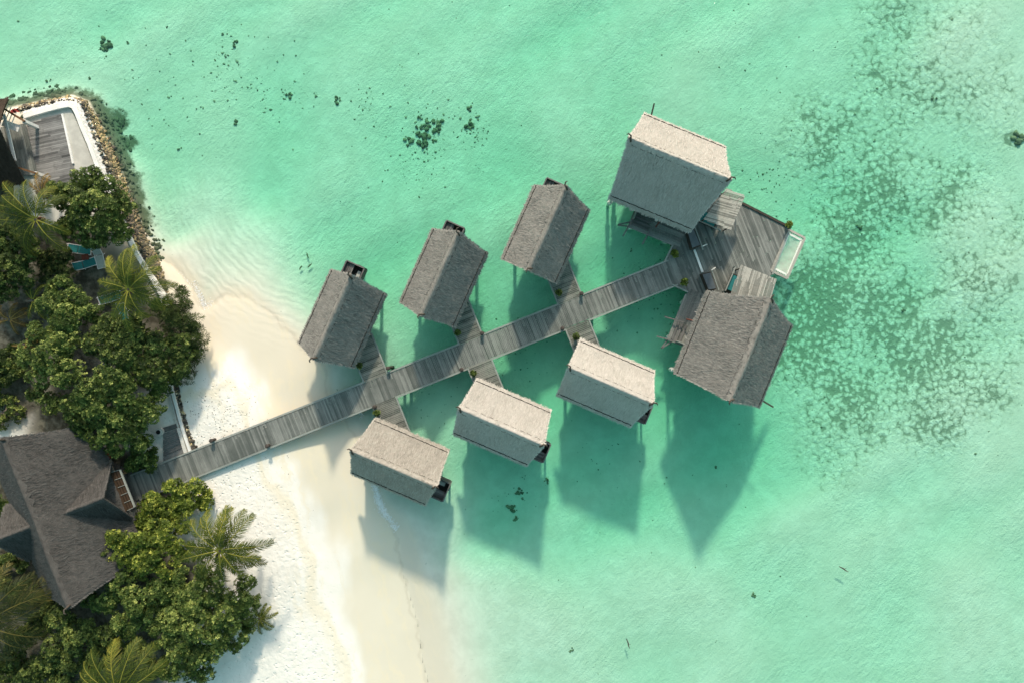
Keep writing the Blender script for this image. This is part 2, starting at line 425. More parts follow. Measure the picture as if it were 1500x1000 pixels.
    diag2 = t.mapping(p, rot=(0, 0, math.radians(55)), scale=(.62, 1.15, 1))
    g1 = t.noise(3.1, t.warp(diag2, .35, 1.6), 2, .5); g2 = t.noise(7.5, p, 2, .5)
    hu = t.math('MULTIPLY', t.math('ADD', t.math('MULTIPLY', g1, .085), t.math('ADD', t.math('MULTIPLY', g2, .042), t.math('MULTIPLY', hum, .035))), amp)
    hu = t.math('ADD', hu, t.math('MULTIPLY', t.math('MULTIPLY', cell, t.sstep(rf, .1, .5)), -.06))
    hu = t.math('MULTIPLY', hu, t.sstep(Z, -.1, -.8))
    dv = t.node('ShaderNodeVectorMath', operation='DISTANCE'); t.l.new(p, dv.inputs[0]); dv.inputs[1].default_value = (-16.5, 15.8, 0)
    wob = t.math('MULTIPLY', t.noise(.5, p, 4, .6), 15)
    rip = t.math('SINE', t.math('ADD', t.math('MULTIPLY', dv.outputs['Value'], 9.5), wob))
    rip2 = t.math('SINE', t.math('ADD', t.math('MULTIPLY', shore, 9.0), wob))
    hu = t.math('ADD', hu, t.math('MULTIPLY', t.math('ADD', t.math('MULTIPLY', rip, rp), t.math('MULTIPLY', rip2, t.attr('ripple_south'))), .013))
    ft = t.voro(2.3, t.warp(p, .5, 2), 'F1')
    foot = t.math('ADD', t.math('MULTIPLY', t.sstep(ft, .05, .33), .040), t.math('MULTIPLY', t.noise(2.2, p, 3, .55), .068))
    track = t.math('SINE', t.math('ADD', t.math('MULTIPLY', sep.outputs[0], 5.5), t.math('MULTIPLY', t.noise(.3, p, 2), 9)))
    foot = t.math('ADD', foot, t.math('MULTIPLY', t.math('MULTIPLY', track, t.sstep(t.noise(.5, p, 2), .5, .62)), .014))
    hl = t.math('MULTIPLY', foot, t.sstep(sn, -5, -9))
    h = t.math('ADD', hu, t.math('MULTIPLY', hl, t.math('SUBTRACT', 1.0, under)))
    t.principled(c, t.sstep(sn, -6, -2, .95, .6), t.bump(h, 1.0, 1.0), spec=.12)
    V = np.stack([x, y, z], 1)
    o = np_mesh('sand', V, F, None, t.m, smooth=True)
    for nm, a in (('shore', sh), ('reef', reef), ('speck', speck), ('algae', algae), ('soil_shade', soil_shade), ('ripple', ripple), ('ripple_south', ripple2)):
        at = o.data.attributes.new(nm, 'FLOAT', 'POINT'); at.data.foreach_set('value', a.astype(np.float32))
    o['kind'] = 'structure'

def build_water():
    t = NT('lagoon_water'); p = t.pos()
    w1 = t.noise(1.3, t.mapping(p, rot=(0, 0, math.radians(48)), scale=(.6, 1.6, 1)), 3, .6)
    w2 = t.noise(5, p, 2, .5)
    nr = t.bump(t.math('ADD', t.math('MULTIPLY', w1, 1), t.math('MULTIPLY', w2, .25)), .12, .8)
    tr = t.n.new('ShaderNodeBsdfTransparent')
    gl = t.n.new('ShaderNodeBsdfGlossy'); gl.inputs['Roughness'].default_value = .12; t.l.new(nr, gl.inputs['Normal'])
    fr = t.n.new('ShaderNodeFresnel'); t.l.new(nr, fr.inputs['Normal']); bf = t.node('ShaderNodeNewGeometry').outputs['Backfacing']; t.l.new(t.math('ADD', 1.33, t.math('MULTIPLY', bf, 1 / 1.33 - 1.33)), fr.inputs[0])
    mx = t.n.new('ShaderNodeMixShader'); t.l.new(fr.outputs[0], mx.inputs[0]); t.l.new(tr.outputs[0], mx.inputs[1]); t.l.new(gl.outputs[0], mx.inputs[2])
    t.l.new(mx.outputs[0], t.out.inputs[0])
    va = t.n.new('ShaderNodeVolumeAbsorption'); va.inputs[0].default_value = (*WATER_COL, 1); va.inputs[1].default_value = WATER_DEN
    t.l.new(va.outputs[0], t.out.inputs['Volume'])
    b = MB(); b.box((0, 0, -4), 215, 215, 4)
    o = b.build('water', t.m); o['kind'] = 'structure'
WATER_COL = (0.02, .87, .645); WATER_DEN = .345

# ------------------------------------------------------------------ planked decks
def clip_spans(poly, a, n, s):
    """interval along direction a where the line n.x = s lies inside the polygon"""
    hits = []; m = len(poly)
    for i in range(m):
        p, q = poly[i], poly[(i + 1) % m]
        dp = p.dot(n) - s; dq = q.dot(n) - s
        if (dp > 0) != (dq > 0):
            tt = dp / (dp - dq); hits.append((p + (q - p) * tt).dot(a))
    hits.sort(); return [(hits[i], hits[i + 1]) for i in range(0, len(hits) - 1, 2)]

def planks(mb, poly, z, ang, pw=.19, gap=.016, th=.05, seg=3.2, contrast=.5):
    poly = [Vector((p[0], p[1])) for p in poly]
    a = Vector((math.cos(ang), math.sin(ang))); n = Vector((-a.y, a.x))
    s0 = min(p.dot(n) for p in poly); s1 = max(p.dot(n) for p in poly)
    s = s0 + pw / 2
    while s < s1:
        for lo, hi in clip_spans(poly, a, n, s):
            x = lo
            cut = lo + random.uniform(.3, 1) * seg
            while x < hi - .02:
                e = min(hi, cut); cut = e + seg
                c = a * ((x + e) / 2) + n * s
                r = random.random()
                tint = .5 + contrast * (random.random() - .5) + (.35 * contrast if r > .93 else 0) - (.4 * contrast if r < .06 else 0)
                mb.box((c.x, c.y, z - th / 2 + random.uniform(-.006, .006)), (e - x) / 2 - .006, pw / 2 - gap / 2, th / 2, ang, tint)
                x = e
        s += pw
    return mb

# ------------------------------------------------------------------ thatched roof
def thatch_roof(parent, Le, Lr, hw, ze, zr, mats, seed, name='roof', thick=.22, strands=5200, stitch=True, ridge_mat=None, curve=.10, fringe_len=.15):
    r = np.random.default_rng(seed)
    nu, nv = 46, 22
    roof = None
    allV = []; allF = []; allT = []; allU = []; base = 0
    sl = math.hypot(hw, zr - ze); age = r.normal(0, .05); w1, w2 = r.uniform(0, 6, 2)
    def surf(a, t, sgn, off=0.0):
        prow = Le / 2 + (Lr - Le) / 2 * t ** 1.5
        x = a * (prow + .10 * (1 - t) ** 2 * 0)
        y = sgn * hw * (1 - t)
        z = ze + (zr - ze) * t - curve * np.sin(np.pi * t) * (zr - ze) * .35 + (.045 * np.sin(a * 3.1 + w1) + .03 * np.sin(a * 7 + w2) - .05 * (1 - a * a)) * t
        nx, ny, nz = 0.0, sgn * (zr - ze) / sl, hw / sl
        return np.stack([x + 0 * t, y + ny * off, z + nz * off], -1)
    for sgn in (1, -1):
        A, T = np.meshgrid(np.linspace(-1, 1, nu), np.linspace(0, 1, nv))
        a = A.ravel(); tt = T.ravel()
        # ragged, slightly lumpy skin
        k = r.normal(0, .022, len(a)) + .035 * np.sin(a * 9 + seed) * np.sin(tt * 7 + seed) 
        off = k * np.clip(np.minimum(1 - abs(a), .06) / .06, .3, 1)
        top = surf(a, tt, sgn, off)
        top[:, 0] += (abs(a) > .999) * r.normal(0, .035, len(a))
        bot = surf(a * .985, tt * .97, sgn, -thick)
        V = np.concatenate([top, bot]); n = nu * nv
        I = np.arange(n).reshape(nv, nu)
        q = np.stack([I[:-1, :-1], I[:-1, 1:], I[1:, 1:], I[1:, :-1]], -1).reshape(-1, 4)
        if sgn > 0: q = q[:, ::-1]
        qb = q[:, ::-1] + n
        rim = []
        bd = list(I[0, :]) + list(I[1:, -1]) + list(I[-1, ::-1][1:]) + list(I[::-1, 0][1:-1])
        for i in range(len(bd)):
            p0, p1 = bd[i], bd[(i + 1) % len(bd)]
            rim.append((p0, p0 + n, p1 + n, p1) if sgn < 0 else (p1, p1 + n, p0 + n, p0))
        F = np.concatenate([q, qb, np.array(rim)])
        U = np.stack([np.concatenate([a * Le / 2, a * Le / 2]) + sgn * 20 + seed * 31.7, np.concatenate([tt, tt]) * sl], 1)
        T_ = np.concatenate([.5 + .13 * (abs(a) > .93) + .10 * (tt < .12) * 1.0 + r.normal(0, .05, n), np.full(n, .3)])
        allV.append(V); allF.append(F + base); allT.append(T_); allU.append(U); base += len(V)
        # loose straw standing off the skin, and the ragged fringe along the eave and verges
        m = strands
        sa = r.uniform(-.985, .985, m); st = r.uniform(.03, .97, m); ln = r.uniform(.18, .42, m); lift = r.uniform(.01, .07, m)
        tn = .5 + r.normal(0, .22, m)
        mf = int(Le * 34)
        fa = np.linspace(-1, 1, mf) + r.normal(0, .004, mf); ftt = r.uniform(.0, .02, mf); fl = fringe_len * (0.45 + r.random(mf)) * (1 + .5 * np.sin(fa * 31 + seed) * np.sin(fa * 11)); flift = r.uniform(-.03, .05, mf)
        mg = int(sl * 22) * 2
        ga = np.where(np.arange(mg) % 2 == 0, .985, -.985); gt = r.uniform(.02, .98, mg); gl = r.uniform(.1, .22, mg)
        def quads(a_, t_, ln_, l0, l1, wd, tn_, du):
            p0 = surf(a_, t_, sgn, l0)
            d = np.stack([du, np.full(len(a_), sgn * hw / sl), np.full(len(a_), -(zr - ze) / sl)], -1)
            d += r.normal(0, .10, d.shape); d /= np.linalg.norm(d, axis=1)[:, None]
            nrm = np.array([0, sgn * (zr - ze) / sl, hw / sl])
            p1 = p0 + d * ln_[:, None] + nrm * (l1)[:, None]
            sd = np.cross(d, nrm); sd /= np.linalg.norm(sd, axis=1)[:, None]
            w = sd * wd[:, None] / 2
            V_ = np.stack([p0 - w, p0 + w, p1 + w * .5, p1 - w * .5], 1).reshape(-1, 3)
            F_ = np.arange(len(a_) * 4).reshape(-1, 4)
            U_ = np.stack([np.repeat(a_ * Le / 2 + sgn * 20 + seed * 31.7, 4), np.repeat(t_ * sl, 4)], 1)
            return V_, F_, np.repeat(tn_, 4), U_
        for pk in (quads(sa, st, ln, .0, lift, r.uniform(.02, .045, m), tn, r.normal(0, .12, m)),
                   quads(fa, ftt, fl, -.04, flift, r.uniform(.04, .09, mf), .62 + r.normal(0, .16, mf), r.normal(0, .1, mf)),
                   quads(ga, gt, gl, .01, r.uniform(.0, .04, mg), r.uniform(.04, .08, mg), .66 + r.normal(0, .14, mg), np.sign(ga) * r.uniform(.5, 1.3, mg))):
            allV.append(pk[0]); allF.append(pk[1] + base); allT.append(pk[2]); allU.append(pk[3]); base += len(pk[0])
    V = np.concatenate(allV); F = np.concatenate(allF); T = np.clip(np.concatenate(allT) + age, 0, 1); U = np.concatenate(allU)
    roof = np_mesh(name, V, F, T, mats, parent)
    uvl = roof.data.uv_layers.new(name='UVMap')
    li = np.zeros(len(roof.data.loops), np.int32); roof.data.loops.foreach_get('vertex_index', li)
    uvl.data.foreach_set('uv', U[li].astype(np.float32).ravel())
    # ridge cap: combed band folded over the ridge
    cv = []; cf = []; ct = []; cu = []; nc = 60
    for j, (sg, tt) in enumerate(((-1, 1 - .36 / sl), (-1, 1 - .18 / sl), (0, 1.0), (1, 1 - .18 / sl), (1, 1 - .36 / sl))):
        for i in range(nc):
            a = -1 + 2 * i / (nc - 1)
            lo = .035 + .012 * r.normal() if sg else .1
            tj = tt + (.014 * r.normal() if abs(tt - 1) > .3 / sl else 0)
            p = surf(np.array([a * .985]), np.array([min(1.0, tj)]), sg if sg else 1, lo if sg else 0.0)[0]
            if not sg: p[1] = 0; p[2] += .05 + .012 * r.normal()
            cv.append(tuple(p)); ct.append(.62 + .1 * r.normal()); cu.append((a * Le / 2 + seed * 31.7, j * .3))
    for j in range(4):
        for i in range(nc - 1):
            k = j * nc + i; cf.append((k, k + 1, k + nc + 1, k + nc))
    cap = np_mesh('ridge_cap', np.array(cv), np.array(cf), np.clip(ct, 0, 1), ridge_mat or mats, roof)
    ul = cap.data.uv_layers.new(name='UVMap'); li = np.zeros(len(cap.data.loops), np.int32); cap.data.loops.foreach_get('vertex_index', li)
    ul.data.foreach_set('uv', np.array(cu)[li].astype(np.float32).ravel())
    if stitch:
        for sgn in (1, -1):
            for nm, tc, w, dip in (('eave_cord', .42 / sl, .036, .03), ('ridge_cord', 1 - .5 / sl, .014, .085)):
                n = int(Le / .11); pts = []
                for i in range(n + 1):
                    a0 = -.98 + 1.96 * i / n
                    pts.append(surf(np.array([a0]), np.array([tc + .003 * r.normal()]), sgn, .065 - dip * (math.sin(i * 1.05) > .35) - dip * r.random() * .6)[0])
                mb = MB(); mb.tube(pts, w, 5); mb.build(nm, CORD, roof)
    for e in (-1, 1):
        mb = MB(); x = e * (Lr / 2 - .22)
        mb.tube([(x - e * .12, -.22, zr - .12), (x, -.05, zr + .16), (x + e * .05, .12, zr + .26), (x + e * .3, .16, zr + .34), (x + e * .42, .05, zr + .3)], [.075, .085, .07, .06, .035], 7)
        mb.build('ridge_finial', WOOD_DARK, roof, smooth=True)
    return roof

def gable_walls(parent, L, w, z0, z1, zr, mat):
    b = MB(); x, y = L / 2, w / 2
    for sx in (-1, 1):
        b.beam((sx * x, -y, (z0 + z1) / 2), (sx * x, y, (z0 + z1) / 2), .12, z1 - z0, .45)
        vs = [(sx * x + d, yy, zz) for d in (-.06, .06) for yy, zz in ((-y, z1), (y, z1), (0, zr))]
        b.add(vs, [(0, 1, 2), (5, 4, 3), (0, 3, 4, 1), (1, 4, 5, 2), (2, 5, 3, 0)], .45)
    for sy in (-1, 1):
        b.beam((-x + .07, sy * y, (z0 + z1) / 2), (x - .07, sy * y, (z0 + z1) / 2), .12, z1 - z0, .5)
    return b.build('wall', mat, parent)

def pile(parent, x, y, z0, z1, r=.16, sleeve=False):
    b = MB(); b.tube([(x, y, z0), (x, y, z1)], r, 10, .45)
    p = b.build('pile', WOOD_DARK if not sleeve else CONC, parent, smooth=False)
    if sleeve:
        c = MB(); c.tube([(x, y, -.35), (x, y, .55)], [r + .10, r + .05], 12); c.build('pile_collar', WHITE, p)
    return p

def small_hut(mirror, roof_mat, seed, label, loc, rot):
    h = thing('water_villa', label, 'hut', loc, rot, 'small thatched huts along the boardwalk')
    m = 1 if mirror else -1            # side of the bathing pen
    thatch_roof(h, 7.05, 7.75, 2.68, 3.0, 6.5, roof_mat, seed)
    w = gable_walls(h, 6.1, 4.1, 1.25, 3.35, 5.55, WOOD_DARK)
    b = MB(); b.beam((0, -m * 2.09, 2.2), (.95, -m * 2.09, 2.2), .08, 1.85); d = b.build('door', WOOD_BROWN, h)
    b = MB(); b.tube([(.84, -m * 2.16, 2.15), (.84, -m * 2.16, 2.3)], .025, 6); b.build('handle', METAL_W, d)
    for x in (-2.1, 2.1):
        b = MB(); b.beam((x - .5, -m * 2.08, 2.45), (x + .5, -m * 2.08, 2.45), .06, .9); f = b.build('window', WOOD_TRIM, h)
        b = MB(); b.beam((x - .42, -m * 2.12, 2.45), (x + .42, -m * 2.12, 2.45), .02, .76); b.build('pane', SLATE, f)
    b = MB(); planks(b, [(-3.2, -2.25), (3.2, -2.25), (3.2, 2.25), (-3.2, 2.25)], 1.25, 0, .2); b.box((0, 0, 1.1), 3.15, 2.2, .09)
    b.build('floor', WOOD, h)
    for x in (-2.7, 0, 2.7):
        for y in (-1.7, 1.7): pile(h, x, y, -2.6, 1.0)
    # open bathing pen at the far gable
    a = MB(); yc = m * 1.05; x0, x1 = 3.12, 4.78; y0, y1 = m * .22, m * 1.95
    a.beam((x1, y0, 1.55), (x1, y1, 1.55), .11, 1.25, .55); a.beam((x0, y0, 1.55), (x1 - .056, y0, 1.55), .11, 1.25, .5); a.beam((x0, y1, 1.55), (x1 - .056, y1, 1.55), .11, 1.25, .5)
    a.box(((x0 + x1) / 2, (y0 + y1) / 2, .95), (x1 - x0) / 2, abs(y1 - y0) / 2 - .06, .05, 0, .2)
    pen = a.build('bathing_pen', STEP_WOOD, h)
    b = MB(); planks(b, [(x0, m * 1.15), (x1 - .06, m * 1.15), (x1 - .06, m * 1.89), (x0, m * 1.89)], 1.95, 0, .15, contrast=.8); b.build('lid', STEP_WOOD, pen)
    b = MB(); b.box((x0 + .62, m * .58, 1.7), .62, .16, .05); b.build('bench', PALEFAB, pen)
    b = MB(); b.tube([(x1, (y0 + y1) / 2, -2.4), (x1, (y0 + y1) / 2, .9)], .11, 8); b.build('pile', WOOD_DARK, h)
    return h

def big_hut(m, roof_mat, seed, label, loc, rot):
    h = thing('water_villa', label, 'hut', loc, rot, 'large thatched huts beside the sun deck')
    thatch_roof(h, 7.6, 8.9, 4.0, 4.0, 8.5, roof_mat, seed, strands=8500, fringe_len=.19)
    gable_walls(h, 6.7, 5.4, 1.3, 4.6, 7.6, WOOD_DARK)
    b = MB(); planks(b, [(-3.5, -2.85), (3.5, -2.85), (3.5, 2.85), (-3.5, 2.85)], 1.3, 0, .2); b.box((0, 0, 1.14), 3.4, 2.8, .1); b.build('floor', WOOD, h)
    for x in (-3.1, 0, 3.1):
        for y in (-2.4, 2.4): pile(h, x, y, -2.6, 1.05, .18, abs(x) > 1)
    for y in (-3.3, 3.3): pile(h, -3.35, y, -2.6, 3.9, .13, True)
    b = MB(); b.beam((.4, m * 2.76, 2.35), (1.5, m * 2.76, 2.35), .08, 2.0); d = b.build('door', WOOD_BROWN, h)
    # porch along the lower eave
    po = MB(); planks(po, [(-1.0, m * 2.9), (3.9, m * 2.9), (3.9, m * 4.88), (-1.0, m * 4.88)], 1.25, 0, .2, contrast=.6)
    po.beam((-1.0, m * 4.94, 1.2), (3.3, m * 4.94, 1.2), .12, .14, .8); po.beam((-1.06, m * 2.9, 1.2), (-1.06, m * 5.0, 1.2), .12, .14, .8)
    porch = po.build('porch', WOOD, h)
    b = MB(); b.beam((-.96, m * 2.9, 1.75), (-.96, m * 4.3, 1.75), .1, 1.0, .6); b.build('parapet', WOOD_TRIM, porch)
    b = MB()
    for yy in (3.9, 4.25, 4.6): b.beam((-.9, m * yy, 1.33), (.7, m * yy, 1.33), .18, .06, .6)
    b.build('bench', STEP_WOOD, porch)
    b = MB(); b.tube([(1.2, m * 3.0, 1.3), (1.25, m * 3.5, 2.4), (1.15, m * 4.2, 1.9)], .07, 6); b.build('hanging_rail', REDBR, porch)
    for p0, p1 in (((-1.0, 4.3, 1.75), (-1.2, 6.0, 1.5)), ((.85, 4.3, 1.75), (.68, 6.0, 1.5)), ((-1.06, 4.55, 1.5), (-2.0, 5.2, 1.5)), ((-1.06, 4.98, 1.5), (-2.0, 5.24, 1.5))):
        b = MB(); b.beam((p0[0], m * p0[1], p0[2]), (p1[0], m * p1[1], p1[2]), .11, .08, .5); b.build('rail_arm', STEP_WOOD, porch)
    for x in (-.75, 2.75): pile(h, x, m * 4.55, -2.6, 1.15, .2, True)
    # long outrigger pole under the far verge
    b = MB(); b.beam((-2.9, -m * 3.2, 3.2), (-3.25, -m * 5.25, 3.5), .12, .14, .3)
    b.build('outrigger_beam', WOOD_DARK, h)
    return h

# ------------------------------------------------------------------ foliage
def rosette_cloud(pts, nrm, size, nleaf, rg, tint0, shape=(.34, .22), elev=(5, 50)):
    """leaf rosettes at pts: returns V, F, T"""
    n = len(pts); N = n * nleaf
    c = np.repeat(pts, nleaf, 0); nn = np.repeat(nrm, nleaf, 0)
    sz = np.repeat(size, nleaf) * rg.uniform(.7, 1.15, N)
    az = (np.tile(np.arange(nleaf) * 2 * np.pi / nleaf, n) + np.repeat(rg.uniform(0, 6.28, n), nleaf) + rg.normal(0, .25, N))
    el = np.radians(rg.uniform(elev[0], elev[1], N))
    ref = np.where(abs(nn[:, 2:3]) < .9, np.array([[0, 0, 1.]]), np.array([[1., 0, 0]]))
    a = np.cross(nn, ref); a /= np.linalg.norm(a, axis=1)[:, None]; b = np.cross(nn, a)
    rad = np.cos(az)[:, None] * a + np.sin(az)[:, None] * b
    d = rad * np.cos(el)[:, None] + nn * np.sin(el)[:, None]
    side = np.cross(d, nn); side /= np.linalg.norm(side, axis=1)[:, None] + 1e-9
    up = np.cross(side, d)
    L = sz[:, None]; w = side * (L * shape[1])
    base = c + d * L * .08
    mid = c + d * L * .55 - up * L * .02
    tip = c + d * L - nn * L * rg.uniform(.05, .3, N)[:, None]
    V = np.stack([base, mid - w + up * L * .05, tip, mid + w + up * L * .05], 1).reshape(-1, 3)
    F = np.arange(N * 4).reshape(-1, 4)
    t = np.clip(np.repeat(tint0, nleaf) + rg.normal(0, .09, N), 0, 1)
    return V, F, np.repeat(t, 4)

def sphere_pts(n, rg):
    v = rg.normal(size=(n, 3)); return v / np.linalg.norm(v, axis=1)[:, None]

def tree(name, label, cat, blobs_, base, mat, seed, group=None, dens=22.0, leaf=.205, nleaf=6, shape=(.34, .24), trunk_r=.2, bright=.5, lump=.42, elev=(5, 50), zsq=.8):
    """blobs_: (px,py,z,r) lobes of the crown; each lobe is broken into many leaf clumps"""
    rg = np.random.default_rng(seed)
    g = W(*base, 0); gzv = max(gz(g.x, g.y), -.1); loc = Vector((g.x, g.y, gzv))
    root = thing(name, label, cat, loc, 0, group)
    Vs = []; Fs = []; Ts = []; off = 0
    tips = []
    for (px, py, z, r) in blobs_:
        c = np.array(W(px, py, z)); tips.append((c, r))
        nl = max(9, int(8 + r * r * 4.8))                     # clumps on this lobe
        dv = sphere_pts(nl * 2, rg); dv = dv[dv[:, 2] > -.35][:nl]
        for q in dv:
            cr = r * rg.uniform(.26, lump); cc = c + q * np.array([1, 1, zsq]) * (r - cr * .75) * rg.uniform(.75, 1.08)
            n = int(dens * 4.2 * cr * cr * 2.2) + 6
            p = sphere_pts(n, rg); p = p[p[:, 2] > -.5]
            rr = cr * rg.uniform(.6, 1.08, len(p)) ** .7
            pts = cc + p * rr[:, None] * np.array([1, 1, .8])
            nr = p * .6 + q * .3 + np.array([0, 0, .55]) + rg.normal(0, .22, p.shape); nr /= np.linalg.norm(nr, axis=1)[:, None]
            clump = bright + rg.normal(0, .12)
            t0 = clump + rg.normal(0, .12, len(p)) + (rg.random(len(p)) > .9) * .38
            V, F, T = rosette_cloud(pts, nr, np.full(len(p), leaf) * rg.uniform(.75, 1.2, len(p)), nleaf, rg, t0, shape, elev)
            Vs.append(V); Fs.append(F + off); Ts.append(T); off += len(V)
    V = np.concatenate(Vs) - np.array(loc); 
    V[:, 2] = np.maximum(V[:, 2], .05)
    np_mesh('crown', V, np.concatenate(Fs), np.concatenate(Ts), mat, root)
    # trunk with limbs up into each lobe
    b = MB(); top = sum((t[0] for t in tips), np.zeros(3)) / len(tips) - np.array(loc)
    fork = Vector((top[0] * .35, top[1] * .35, max(.5, top[2] * .42)))
    b.tube([(0, 0, -.15), (fork.x * .4, fork.y * .4, fork.z * .5), fork], [trunk_r * 1.3, trunk_r, trunk_r * .8], 8)
    for c, r in tips:
        e = Vector(c - np.array(loc)); mdl = (fork + e) / 2 + Vector((rg.normal(0, .15), rg.normal(0, .15), .15))
        b.tube([fork, mdl, e], [trunk_r * .6, trunk_r * .4, trunk_r * .15], 6)
    b.build('trunk', BARK, root, smooth=True)
    return root

def palm(label, px, py, z, fronds, seed, base=None, mat=None, L=3.6, group='coconut palms among the trees', name='palm_tree', leaflets=58):
    """fronds: (azimuth deg in the photo, 0=right, 90=up; length factor; start elevation deg)"""
    rg = np.random.default_rng(seed); mat = mat or PALM
    c = W(px, py, z); bx, by = base or (px + 6, py + 4)
    g0 = W(bx, by, 0); gzv = max(0, gz(g0.x, g0.y)); loc = Vector((g0.x, g0.y, gzv))
    root = thing(name, label, 'palm', loc, 0, group)
    cl = c - loc
    b = MB(); n = 9; pts = []; rad = []
    for i in range(n):
        f = i / (n - 1); pts.append((cl.x * f ** 1.6, cl.y * f ** 1.6, -.1 + (cl.z + .05) * f)); rad.append(.2 - .08 * f + (.06 if i == 0 else 0))
    b.tube(pts, rad, 9); b.build('trunk', BARK, root, smooth=True)
    b = MB()
    for k in range(5):
        a = k * 1.3; b.tube([cl + Vector((.1 * math.cos(a), .1 * math.sin(a), -.25)), cl + Vector((.3 * math.cos(a), .3 * math.sin(a), -.5))], [.05, .1], 6)
    b.build('coconut_cluster', WOOD_BROWN, root, smooth=True)
    for (az, lf, el) in fronds:
        Ln = L * lf; ns = 16; e = math.radians(el); a = math.radians(az); swirl = rg.normal(0, .35)
        p = np.array(cl) + np.array([math.cos(a) * .12, math.sin(a) * .12, 0]); P = [p.copy()]; D = []
        droop = rg.uniform(.9, 1.5)
        for i in range(ns):
            f = i / ns
            ee = e - droop * (f ** 1.4) * 1.25; aa = a + swirl * f
            d = np.array([math.cos(ee) * math.cos(aa), math.cos(ee) * math.sin(aa), math.sin(ee)]); D.append(d); p = p + d * Ln / ns; P.append(p.copy())
        D.append(D[-1]); P = np.array(P); D = np.array(D)
        V = []; F = []; T = []
        ft = rg.normal(0, .08)
        # midrib
        for i in range(ns + 1):
            sd = np.cross(D[i], [0, 0, 1]); sd /= np.linalg.norm(sd); w = .05 * (1 - .8 * i / ns)
            up = np.cross(sd, D[i])
            V += [P[i] - sd * w + up * .02, P[i] + up * .05, P[i] + sd * w + up * .02]; T += [.93 + ft] * 3
            if i < ns:
                k = i * 3; F += [(k, k + 1, k + 4, k + 3), (k + 1, k + 2, k + 5, k + 4)]
        nb = len(V)
        for j in range(leaflets):
            f = .10 + .90 * (j + rg.uniform(-.3, .3)) / leaflets; f = min(max(f, .05), .999)
            x = f * ns; i = min(int(x), ns - 1); u = x - i
            q = P[i] * (1 - u) + P[i + 1] * u; d = D[i] * (1 - u) + D[i + 1] * u; d /= np.linalg.norm(d)
            sd = np.cross(d, [0, 0, 1]); sd /= np.linalg.norm(sd); up = np.cross(sd, d)
            ll = Ln * .215 * (math.sin(math.pi * min(1, (.16 + .84 * f)) ** .8) ** .6 * .9 + .12) * rg.uniform(.85, 1.1)
            for s in (-1, 1):
                fw = .55 + .75 * f + rg.normal(0, .08)
                fw += rg.normal(0, .12); dr = sd * s + d * fw + up * rg.uniform(-.1, .3); dr /= np.linalg.norm(dr)
                m1 = q + dr * ll * .5; dz = np.array([0, 0, -ll * rg.uniform(.2, .6)]); m2 = q + dr * ll + dz
                wv = np.cross(dr, up); wv /= np.linalg.norm(wv); wv = wv * .021
                k = len(V); tt = .42 + ft + rg.normal(0, .12) + .14 * f
                V += [q - wv * .7, q + wv * .7, m1 + wv, m1 - wv, m2 + wv * .15, m2 - wv * .15]; T += [tt, tt, tt + .05, tt + .05, tt + .16, tt + .16]
                F += [(k, k + 1, k + 2, k + 3), (k + 3, k + 2, k + 4, k + 5)]
        np_mesh('frond', np.array(V), np.array(F), np.clip(T, 0, 1), mat, root)
    return root

ICO = None
def ico():
    global ICO
    if ICO is None:
        import bmesh
        bm = bmesh.new(); bmesh.ops.create_icosphere(bm, subdivisions=2, radius=1)
        ICO = (np.array([v.co[:] for v in bm.verts]), np.array([[v.index for v in f.verts] for f in bm.faces])); bm.free()
    return ICO

def lump(c, r, rg, sq=.6, rough=.28):
    v, f = ico(); k = 1 + rough * (np.sin(v @ rg.normal(0, 2.2, 3) + rg.uniform(0, 6)) * .6 + np.sin(v @ rg.normal(0, 4, 3) + rg.uniform(0, 6)) * .4)
    s = np.array([rg.uniform(.75, 1.25), rg.uniform(.75, 1.25), sq]); R = rg.uniform(0, 6.28); ca, sa = math.cos(R), math.sin(R)
    p = v * k[:, None] * s * r; p = np.stack([p[:, 0] * ca - p[:, 1] * sa, p[:, 0] * sa + p[:, 1] * ca, p[:, 2]], 1)
    return p + np.array(c), f

def lumps_mesh(name, items, rg, mat, loc=None, parent=None, sq=.6, rough=.28, smooth=True):
    Vs = []; Fs = []; Ts = []; off = 0
    for c, r, t in items:
        v, f = lump(c, r, rg, sq, rough); Vs.append(v); Fs.append(f + off); Ts.append(np.full(len(v), t)); off += len(v)
    V = np.concatenate(Vs)
    if loc is not None: V = V - np.array(loc)
    return np_mesh(name, V, np.concatenate(Fs), np.clip(np.concatenate(Ts), 0, 1), mat, parent, loc, smooth=smooth)

# =================================================================== the place
build_terrain()
build_water()

JA = math.radians(21.75)                                  # heading of the boardwalk
JD = Vector((math.cos(JA), math.sin(JA))); JN = Vector((-JD.y, JD.x))
DZ = 1.25
def V2(px, py, z=DZ): p = W(px, py, z); return Vector((p.x, p.y))

